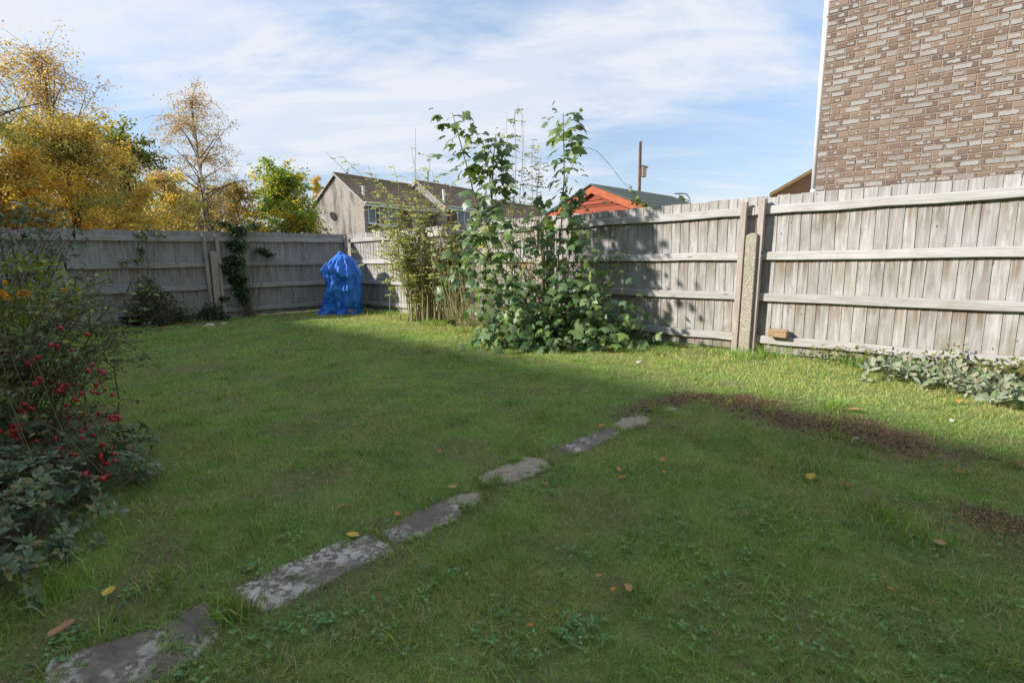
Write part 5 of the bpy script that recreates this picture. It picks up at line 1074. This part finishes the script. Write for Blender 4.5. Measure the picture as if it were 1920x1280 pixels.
# thin wild rose / bramble behind the sapling
r2 = thing('bramble', 'thin straggling bramble canes rising behind the maple sapling', 'bramble', (0.1, 8.05, 0)); off = np.array(r2.location); canes = []
for (bx_, tx_, ty_, y_) in ((960, 965, 205, 7.7), (965, 945, 240, 7.75), (975, 985, 300, 7.7), (985, 1000, 260, 7.65), (990, 1010, 330, 7.6), (950, 930, 330, 7.8), (955, 890, 380, 7.9), (970, 960, 300, 7.7), (980, 1025, 380, 7.55), (990, 985, 400, 7.7), (940, 905, 420, 7.9), (1000, 1020, 440, 7.5), (930, 870, 470, 8.1), (1090, 1150, 520, 7.1), (1100, 1165, 470, 7.05), (1095, 1130, 440, 7.1), (960, 950, 210, 7.7), (968, 978, 225, 7.72), (972, 940, 280, 7.7), (985, 1015, 290, 7.62)):
    b0 = V3(PX(bx_, 620, y_)); b0[2] = 0; canes.append(curve_pts(b0, V3(PX(tx_, ty_, y_)), 0.05, 10, 0.025))
arch = np.array([V3(PX(*q, 7.3)) for q in ((1040, 420), (1062, 330), (1085, 292), (1103, 277), (1120, 284), (1135, 300), (1150, 318), (1168, 342), (1182, 356))]); canes_bare = [arch]
top = np.array([V3(PX(*q, 7.7)) for q in ((962, 240), (966, 212), (972, 200), (979, 215), (981, 245), (983, 300))]); canes_bare.append(top)
lp, lb, lS, N, stalk = compound_leaves(canes, 26, 0.047, None, 0.35)
obj('foliage', leaf_batch('foliage', *LEAF6, lp-off, lb, lS, jcol((0.19, 0.27, 0.08), N, 0.3, (0.42, 0.36, 0.07), 0.12)), M_LEAF, r2)
Vt, Ft = tubes_np([(c-off, (0.008, 0.0025)) for c in canes]+[(c-off, (0.005, 0.0022)) for c in canes_bare]+[(s[0]-off, s[1]) for s in stalk], 5); obj('canes', mesh_np('canes', Vt, [Ft], smooth=True), M_STALK, r2)
put_hips(r2, [V3(PX(975, 384, 7.6)), V3(PX(1090, 480, 7.0)), V3(PX(1115, 485, 7.0)), V3(PX(1100, 500, 7.0)), V3(PX(868, 440, 7.8)), V3(PX(862, 432, 7.8))], 0.03)
# dry stalk thicket
th_ = thing('dry_stalks', 'thicket of dry straw coloured stalks against the fence beside the sapling', 'stalks', (-0.6, 8.9, 0)); off = np.array(th_.location); ln = []
for k in range(170):
    px_ = RNG.uniform(835, 985); y_ = 9.3-(px_-835)/150*1.35+RNG.normal(0, 0.1); b0 = V3(PX(px_, 610, y_)); b0[2] = 0; tip = b0+np.array([RNG.normal(0.02, 0.22), RNG.normal(0.05, 0.1), 0.25+RNG.gamma(2.2, 0.27)]); tip[1] = min(tip[1], 8.62-tip[0]); b0[1] = min(b0[1], 8.62-b0[0]); ln.append((curve_pts(b0, tip, 0, 5, 0.02)-off, (0.0055, 0.002)))
Vt, Ft = tubes_np(ln, 4); obj('stalk_mass', mesh_np('stalk_mass', Vt, [Ft]), M_STALK, th_, kind='stuff')
N = 1500; ci = RNG.integers(0, len(ln), N); q = np.array([ln[c][0][RNG.integers(1, 5)] for c in ci])+RNG.normal(0, 0.04, (N, 3)); q[:, 2] = np.abs(q[:, 2])
obj('dry_leaves', leaf_batch('dry_leaves', *LEAF4, q, basis(rdir(N), rdir(N, 0.5)), RNG.uniform(0.025, 0.05, (N, 1))*np.array([[0.5, 1, 1]]), jcol((0.24, 0.21, 0.07), N, 0.3, (0.14, 0.18, 0.04), 0.4)), M_LEAF, th_, kind='stuff')

# ================================================================== IVY AND SHRUBS ON THE SHADED FENCE
def shrub(name, label, cat, base, clumps, nleaf, ls, col, mix2, p2, stemmat, nst=14, narrow=0.6, felt=False, sr=0.006, tmpl=LEAF6):
    t = thing(name, label, cat, base); off = np.array(t.location); P = []; ln = []
    w_ = np.array([c[3]*c[4]*c[5] for c in clumps])**0.7; w_ /= w_.sum()
    for (x, y, z, rx, ry, rz), f in zip(clumps, w_):
        n = int(nleaf*f); u = rdir(n)*(RNG.random((n, 1))**0.45); P.append(u*np.array([rx, ry, rz])+np.array([x, y, z]))
        for k in range(max(2, int(nst*f))):
            tip = np.array([x, y, z])+rdir(1)[0]*np.array([rx, ry, rz])*0.9; tip[2] = max(tip[2], 0.03); b0 = off+np.array([RNG.normal(0, 0.06), RNG.normal(0, 0.05), 0.0]); ln.append((curve_pts(b0, tip, 0.05, 6, 0.02)-off, (sr, sr*0.3)))
    P = np.concatenate(P); P[:, 2] = np.maximum(P[:, 2], 0.015); N = len(P); S = ls*RNG.uniform(0.6, 1.25, (N, 1))*np.array([[narrow, 1, 1]])
    Nn = rdir(N, 0.8); Nn[:, 1] -= 0.4
    obj('foliage', leaf_batch('foliage', *tmpl, P-off, basis(rdir(N, -0.2), Nn), S, jcol(col, N, 0.3, mix2, p2)), M_FELT if felt else M_LEAF, t)
    Vt, Ft = tubes_np(ln, 5); obj('stems', mesh_np('stems', Vt, [Ft], smooth=True), stemmat, t); return t
def fl(px_, py_, o_=0.12):
    "point in front of the shaded fence seen at a pixel"
    d = ray(px_, py_); n3 = Vector((nL[0], nL[1], 0)); t_ = (n3.dot(Vector((C0[0], C0[1], 0)))-o_)/n3.dot(d); p_ = d*t_; return (p_.x, p_.y, p_.z+EYE)
def cl(px_, py_, rx, rz, o_=0.12, ry=0.10): return (*fl(px_, py_, o_), rx, ry, rz)
iv = [cl(447, 432, 0.22, 0.14), cl(420, 420, 0.16, 0.06), cl(475, 425, 0.14, 0.08), cl(445, 460, 0.26, 0.16), cl(440, 490, 0.24, 0.15), cl(435, 505, 0.27, 0.10), cl(445, 525, 0.22, 0.14), cl(450, 545, 0.18, 0.12), cl(457, 562, 0.13, 0.10), cl(490, 470, 0.16, 0.06), cl(505, 478, 0.12, 0.05), cl(425, 500, 0.12, 0.08), cl(420, 560, 0.12, 0.04)]
b_ = fl(470, 585); shrub('ivy', 'dark green ivy climbing the shaded fence left of the tarpaulin', 'ivy', (b_[0], b_[1], 0), iv, 2300, 0.062, (0.05, 0.09, 0.03), (0.10, 0.15, 0.045), 0.15, M_TWIGBROWN, 16, 0.95)
b_ = fl(290, 600, 0.4); shrub('dark_shrub', 'low dark tangled shrub in front of the shaded fence', 'shrub', (b_[0], b_[1], 0), [cl(285, 560, 0.35, 0.28, 0.35, 0.25), cl(310, 575, 0.40, 0.25, 0.4, 0.25), cl(260, 580, 0.35, 0.22, 0.4, 0.25), cl(340, 590, 0.30, 0.15, 0.4, 0.2), cl(275, 535, 0.22, 0.2, 0.3, 0.15), cl(300, 600, 0.4, 0.1, 0.5, 0.2)], 2000, 0.055, (0.085, 0.095, 0.04), (0.26, 0.20, 0.07), 0.08, M_TWIGBROWN, 50, 0.6)
b_ = fl(400, 602, 0.35); shrub('small_shrub', 'small dark shrub at the foot of the concrete spur', 'shrub', (b_[0], b_[1], 0), [cl(400, 580, 0.22, 0.15, 0.35, 0.18), cl(415, 592, 0.2, 0.12, 0.35, 0.15), cl(385, 590, 0.2, 0.12, 0.4, 0.15)], 700, 0.05, (0.045, 0.062, 0.026), (0.10, 0.12, 0.04), 0.1, M_TWIGBROWN, 20, 0.6)
b_ = fl(268, 600, 0.1); shrub('thin_climber', 'thin bare climber stem with few leaves on the shaded fence', 'climber', (b_[0], b_[1], 0), [cl(266, 440, 0.12, 0.12, 0.06, 0.04), cl(262, 470, 0.10, 0.12, 0.06, 0.04), cl(275, 425, 0.14, 0.05, 0.06, 0.04), cl(255, 490, 0.12, 0.03, 0.06, 0.04), cl(230, 492, 0.12, 0.05, 0.2, 0.04), cl(300, 440, 0.14, 0.05, 0.06, 0.04)], 200, 0.06, (0.075, 0.095, 0.03), (0.16, 0.20, 0.03), 0.3, M_TWIGBROWN, 10, 0.6)
b_ = fl(340, 520, 0.3); shrub('low_weeds', 'bright green low weeds at lawn edge beside the edging stones', 'weeds', tuple(GR(305, 612)), [(*GR(305, 606)[:2], 0.06, 0.3, 0.15, 0.08), (*GR(290, 612)[:2], 0.07, 0.2, 0.1, 0.08), (*GR(345, 606)[:2], 0.06, 0.3, 0.1, 0.07)], 260, 0.06, (0.06, 0.12, 0.03), (0.12, 0.20, 0.03), 0.2, M_TWIGBROWN, 8, 0.8)

# ================================================================== LEFT BORDER
def lc(px_, py_, y, rx, rz, ry=None): q = PX(px_, py_, y); return (q.x, q.y, q.z, rx, ry or rx, rz)
shrub('buddleia', 'grey green buddleia with narrow leaves at the left edge', 'shrub', (-4.7, 4.4, 0), [lc(20, 420, 4.5, 0.30, 0.22), lc(80, 400, 4.6, 0.30, 0.10), lc(60, 450, 4.4, 0.40, 0.2), lc(110, 490, 4.4, 0.22, 0.25), lc(30, 520, 4.3, 0.4, 0.3), lc(90, 560, 4.3, 0.35, 0.25), lc(-60, 480, 4.5, 0.5, 0.5), lc(165, 525, 4.3, 0.10, 0.10), lc(130, 450, 4.4, 0.12, 0.10)], 760, 0.085, (0.15, 0.19, 0.12), (0.30, 0.34, 0.27), 0.15, M_TWIGBROWN, 80, 0.26, True)
ke = shrub('kerria', 'kerria bush with lime leaves and orange yellow pompom flowers at left edge', 'flowering bush', (-3.75, 3.55, 0), [lc(40, 590, 3.6, 0.22, 0.12), lc(100, 545, 3.7, 0.25, 0.1), lc(30, 620, 3.5, 0.3, 0.18), lc(120, 580, 3.7, 0.2, 0.15), lc(20, 545, 3.7, 0.2, 0.12), lc(-40, 600, 3.6, 0.4, 0.3), lc(60, 500, 3.8, 0.22, 0.12), lc(30, 680, 3.4, 0.35, 0.2)], 900, 0.07, (0.19, 0.245, 0.05), (0.34, 0.34, 0.05), 0.25, M_TWIG, 40, 0.5)
for (px_, py_, s) in ((45, 552, 0.030), (14, 558, 0.022), (120, 545, 0.016), (3, 549, 0.022), (10, 530, 0.014)):
    q = PX(px_, py_, 3.3); n = 60; dd = rdir(n); me = leaf_batch('flower', *LEAF4, dd*s*0.35, basis(dd, rdir(n)), np.full((n, 1), s*0.85)*np.array([[0.7, 1, 1]]), jcol((0.78, 0.40, 0.02), n, 0.15)); o = obj('flower', me, M_LEAF, ke, q-ke.location)
# rose with hips
hr = thing('hip_rose', 'twiggy rose bush covered in red hips above the sage at left', 'rose bush', (-3.05, 3.0, 0)); off = np.array(hr.location)
hz_ = [(300, 180), (350, 150), (165, 155), (375, 345), (330, 380), (425, 425), (360, 385), (545, 400), (615, 398), (680, 400), (520, 440), (545, 455), (580, 455), (635, 435), (650, 450), (855, 218), (920, 270), (815, 265), (925, 375), (890, 405), (970, 450), (910, 480), (850, 465), (750, 485), (700, 540), (605, 590), (625, 640), (640, 690), (620, 715), (735, 715), (775, 688), (912, 665), (190, 575), (230, 580), (290, 615), (180, 630), (225, 645), (155, 670), (150, 710), (130, 765), (110, 780), (205, 770), (175, 795), (120, 825), (110, 865), (1070, 690), (1110, 710), (1050, 725), (1030, 715), (740, 830), (795, 800), (835, 795), (775, 840), (860, 865), (950, 955), (1030, 980), (1050, 1035), (510, 895), (545, 985), (560, 1050), (650, 1030), (660, 1050), (1060, 1100), (990, 1120), (965, 1130), (405, 1210), (340, 1240), (320, 1250), (360, 1255), (800, 1210), (830, 1240), (785, 1225), (1000, 1215), (965, 1250), (945, 1265), (985, 1240), (10, 830), (330, 920), (200, 1000), (810, -60), (470, 30), (560, -120), (660, 85)]
hpts = []
for zx, zy in hz_:
    px_, py_ = zx/4.922, 640+zy/4.923; y_ = 2.42+0.25*random.random()-0.25*max(0, (py_-780)/120); hpts.append(V3(PX(px_, py_, y_)))
canes = []
for k in range(0, len(hpts), 2):
    b0 = off+np.array([RNG.normal(-0.1, 0.15), RNG.normal(0, 0.12), 0.0]); tip = hpts[k]+np.array([0, 0, 0.025]); dist = np.linalg.norm(tip[:2]-b0[:2]); canes.append(curve_pts(b0, tip, 0.18+0.35*dist*RNG.random(), 10, 0.015))
long = [(290, 548, 3.1), (275, 640, 3.0), (260, 618, 3.1), (235, 610, 3.2), (200, 560, 3.3), (230, 575, 3.3), (180, 640, 3.0), (140, 600, 3.2), (120, 660, 3.0), (300, 690, 2.8), (240, 700, 2.8), (210, 760, 2.7), (60, 570, 3.3), (90, 640, 3.1), (150, 590, 3.2), (330, 615, 3.3), (210, 525, 3.5), (70, 690, 2.9), (160, 720, 2.8), (255, 655, 3.0)]
for (px_, py_, y_) in long:
    for j in range(2):
        b0 = off+np.array([RNG.normal(0, 0.2), RNG.normal(0, 0.2), 0.0]); tip = V3(PX(px_+RNG.normal(0, 22)*(j > 0), py_+RNG.normal(0, 22)*(j > 0), y_+RNG.normal(0, 0.12))); canes.append(curve_pts(b0, tip, RNG.uniform(0.15, 0.5), 11, 0.018))
tw = []
for c in canes:
    for _ in range(4):
        i = RNG.integers(4, len(c)-1); d = c[i]-c[i-1]; d = d/np.linalg.norm(d)+RNG.normal(0, 0.5, 3); tw.append(curve_pts(c[i], c[i]+d*RNG.uniform(0.06, 0.2), 0.01, 4, 0.006))
lp, lb, lS, N, stalk = compound_leaves(canes+tw, 1.3, 0.030, None, 0.4)
obj('foliage', leaf_batch('foliage', *LEAF6, lp-off, lb, lS, jcol((0.11, 0.155, 0.05), N, 0.3, (0.36, 0.29, 0.06), 0.10)), M_LEAF, hr)
Vt, Ft = tubes_np([(c-off, (0.0055, 0.0017)) for c in canes]+[(c-off, (0.0022, 0.0009)) for c in tw]+[(s[0]-off, s[1]) for s in stalk], 5); obj('canes', mesh_np('canes', Vt, [Ft], smooth=True), M_TWIG, hr)
hpts += [h+RNG.normal(0, 0.022, 3) for h in hpts[::4]]; put_hips(hr, hpts, 0.028)
# sage: rosettes of oval felted leaves over a low mound
def sage_leaf(i):
    rg = np.random.default_rng(300+i); rows_ = [(0.0, 0.05), (0.2, 0.26), (0.45, 0.36), (0.7, 0.28), (0.9, 0.13), (1.0, 0.0)]; dr = rg.uniform(0.05, 0.35); v = []
    for f, w_ in rows_: z = -dr*f*f+0.08*f; v += [(-w_*0.62, f, z+w_*0.16), (0, f, z), (w_*0.62, f, z+w_*0.16)]
    f4 = [(r_*3+k, r_*3+k+1, r_*3+k+4, r_*3+k+3) for r_ in range(len(rows_)-1) for k in range(2)]; return np.array(v), [np.array(f4)]
SC = [(0.14, 0.195, 0.115), (0.175, 0.23, 0.145), (0.11, 0.16, 0.085), (0.22, 0.27, 0.18), (0.16, 0.23, 0.095), (0.24, 0.22, 0.10)]
SV = leaf_variants(sage_leaf, SC, M_FELT, 'sage_leaf')
def rosettes(parent, centres, nlf, size, cols, variants, limit, flat=0.5, nrm=None):
    P = []; D = []; Nn = []; S = []
    for (c, ax) in centres:
        ax = ax/np.linalg.norm(ax); a = np.cross(ax, [0.3, 0.9, 0.1]); a /= np.linalg.norm(a); b = np.cross(ax, a); n = RNG.integers(nlf[0], nlf[1])
        for k in range(n):
            t = k*2.4+RNG.normal(0, 0.2); f = (k+1)/n; el = flat*(1-f)*2.2+0.15+RNG.normal(0, 0.12); d = a*math.cos(t)+b*math.sin(t)+ax*el; P.append(c+d*0.006); D.append(d); Nn.append(ax*1.0-(a*math.cos(t)+b*math.sin(t))*el*0.6+RNG.normal(0, 0.15, 3)); S.append(size*RNG.uniform(0.75, 1.1)*(0.5+0.5*f))
    P = np.array(P); S = np.array(S); lcx = np.array(cols)[RNG.integers(0, len(cols), len(P))]
    leaves_as_parts(parent, variants, M_FELT, P, basis(np.array(D), np.array(Nn)), np.c_[S, S, S], lcx, limit, 'small_leaves', 'leaf')
sg = thing('sage_bush', 'low grey green sage bush spilling over the lawn edge at lower left', 'sage', (-2.15, 2.2, 0)); cen = []; ln = []
mounds = [(-1.98, 1.62, 0.30, 0.28), (-2.05, 2.0, 0.30, 0.30), (-2.15, 2.35, 0.34, 0.32), (-2.28, 2.6, 0.30, 0.30), (-2.45, 2.8, 0.34, 0.32), (-2.5, 2.2, 0.35, 0.36), (-2.35, 1.7, 0.35, 0.34), (-2.75, 2.6, 0.35, 0.38), (-2.02, 1.80, 0.26, 0.26)]
for k in range(520):
    mx, my, mr, mh = mounds[RNG.integers(0, len(mounds))]; u = rdir(1)[0]; u[2] = abs(u[2]); q = np.array([mx, my, 0.02])+u*np.array([mr, mr, mh])*RNG.uniform(0.86, 1.03); cen.append((q, u+np.array([0, 0, 0.5])+RNG.normal(0, 0.2, 3)))
    if k % 2 == 0: ln.append((curve_pts((mx, my, 0), q, 0.02, 4, 0.01)-np.array([-2.15, 2.2, 0]), (0.004, 0.002)))
rosettes(sg, cen, (7, 13), 0.056, SC, SV, 300)
Vt, Ft = tubes_np(ln, 5); obj('stems', mesh_np('stems', Vt, [Ft]), M_TWIGBROWN, sg)
# second sage clump higher at the left edge
s2 = thing('sage_bush', 'grey green sage sprigs at the left edge beside the rose hips', 'sage', (-3.0, 2.75, 0)); cen = []; ln = []
for (px_, py_) in ((10, 760), (20, 790), (0, 820), (25, 920), (5, 940), (15, 900), (-20, 860), (10, 980), (30, 1000)):
    for k in range(3): q = V3(PX(px_+RNG.normal(0, 10), py_+RNG.normal(0, 10), 2.55)); q[2] = max(0.1, q[2]); cen.append((q, np.array([0.3, -0.4, 0.8])+RNG.normal(0, 0.25, 3))); ln.append((curve_pts((-3.0, 2.75, 0), q, 0.05, 5, 0.01)-np.array([-3.0, 2.75, 0]), (0.005, 0.002)))
rosettes(s2, cen, (8, 12), 0.085, SC, SV, 300); Vt, Ft = tubes_np(ln, 5); obj('stems', mesh_np('stems', Vt, [Ft]), M_TWIGBROWN, s2)
# woolly lamb's ears on the right
def ear_leaf(i):
    rg = np.random.default_rng(400+i); rows_ = [(0.0, 0.04), (0.15, 0.09), (0.4, 0.16), (0.65, 0.165), (0.88, 0.09), (1.0, 0.0)]; dr = rg.uniform(-0.1, 0.45); tw_ = rg.normal(0, 0.25); v = []
    for f, w_ in rows_: z = -dr*f*f+0.18*f; c_, s_ = math.cos(tw_*f), math.sin(tw_*f); v += [(-w_*c_, f, z+w_*0.3-w_*s_), (0, f, z), (w_*c_, f, z+w_*0.3+w_*s_)]
    f4 = [(r_*3+k, r_*3+k+1, r_*3+k+4, r_*3+k+3) for r_ in range(len(rows_)-1) for k in range(2)]; return np.array(v), [np.array(f4)]
EC = [(0.25, 0.285, 0.20), (0.21, 0.255, 0.165), (0.31, 0.32, 0.235), (0.30, 0.28, 0.18), (0.18, 0.235, 0.11)]
EV = leaf_variants(ear_leaf, EC, M_FELT, 'woolly_leaf')
le = thing('lambs_ear', 'silvery woolly leaved plant spreading below the right fence', 'plant', (4.0, 4.6, 0)); cen = []
zone = [GR(*q)[:2] for q in ((1610, 712), (1660, 722), (1740, 730), (1800, 745), (1850, 762), (1950, 785), (1980, 715), (1900, 705), (1800, 696), (1700, 690), (1640, 690))]; zone = np.array(zone)
while len(cen) < 150:
    x, y = RNG.uniform(zone[:, 0].min(), zone[:, 0].max()), RNG.uniform(zone[:, 1].min(), zone[:, 1].max())
    if in_poly(np.array([x]), np.array([y]), zone)[0] and inside(x, y, 0.1): cen.append((np.array([x, y, RNG.uniform(0.02, 0.12)]), np.array([RNG.normal(-0.3, 0.5), RNG.normal(-0.4, 0.5), 0.8])))
rosettes(le, cen, (5, 9), 0.108, EC, EV, 300, 0.30)
shrub('fence_weeds', 'fresh green weeds along the fence foot behind the woolly plant', 'weeds', (4.05, 4.85, 0), [(*(ptR(s)-nR*0.14), 0.10, 0.28, 0.10, 0.13) for s in (10.5, 10.75, 11.0, 11.3, 11.6, 11.9, 12.2)]+[(*(ptR(11.55)-nR*0.12), 0.22, 0.15, 0.06, 0.12), (*(ptR(11.9)-nR*0.25), 0.15, 0.3, 0.2, 0.1)], 900, 0.042, (0.14, 0.19, 0.035), (0.26, 0.23, 0.07), 0.25, M_TWIG, 24, 0.6)
# sprig of the bramble on the shed edge
shrub('bramble_sprig', 'green bramble sprig hanging over the shed roof edge', 'bramble', tuple(PX(1200, 430, 8.7)*1), [lc(1195, 378, 8.7, 0.10, 0.06), lc(1210, 384, 8.7, 0.08, 0.05), lc(1186, 360, 8.7, 0.04, 0.03), lc(1182, 352, 8.7, 0.03, 0.03)], 90, 0.06, (0.16, 0.22, 0.05), (0.3, 0.3, 0.06), 0.2, M_TWIG, 6, 0.6)
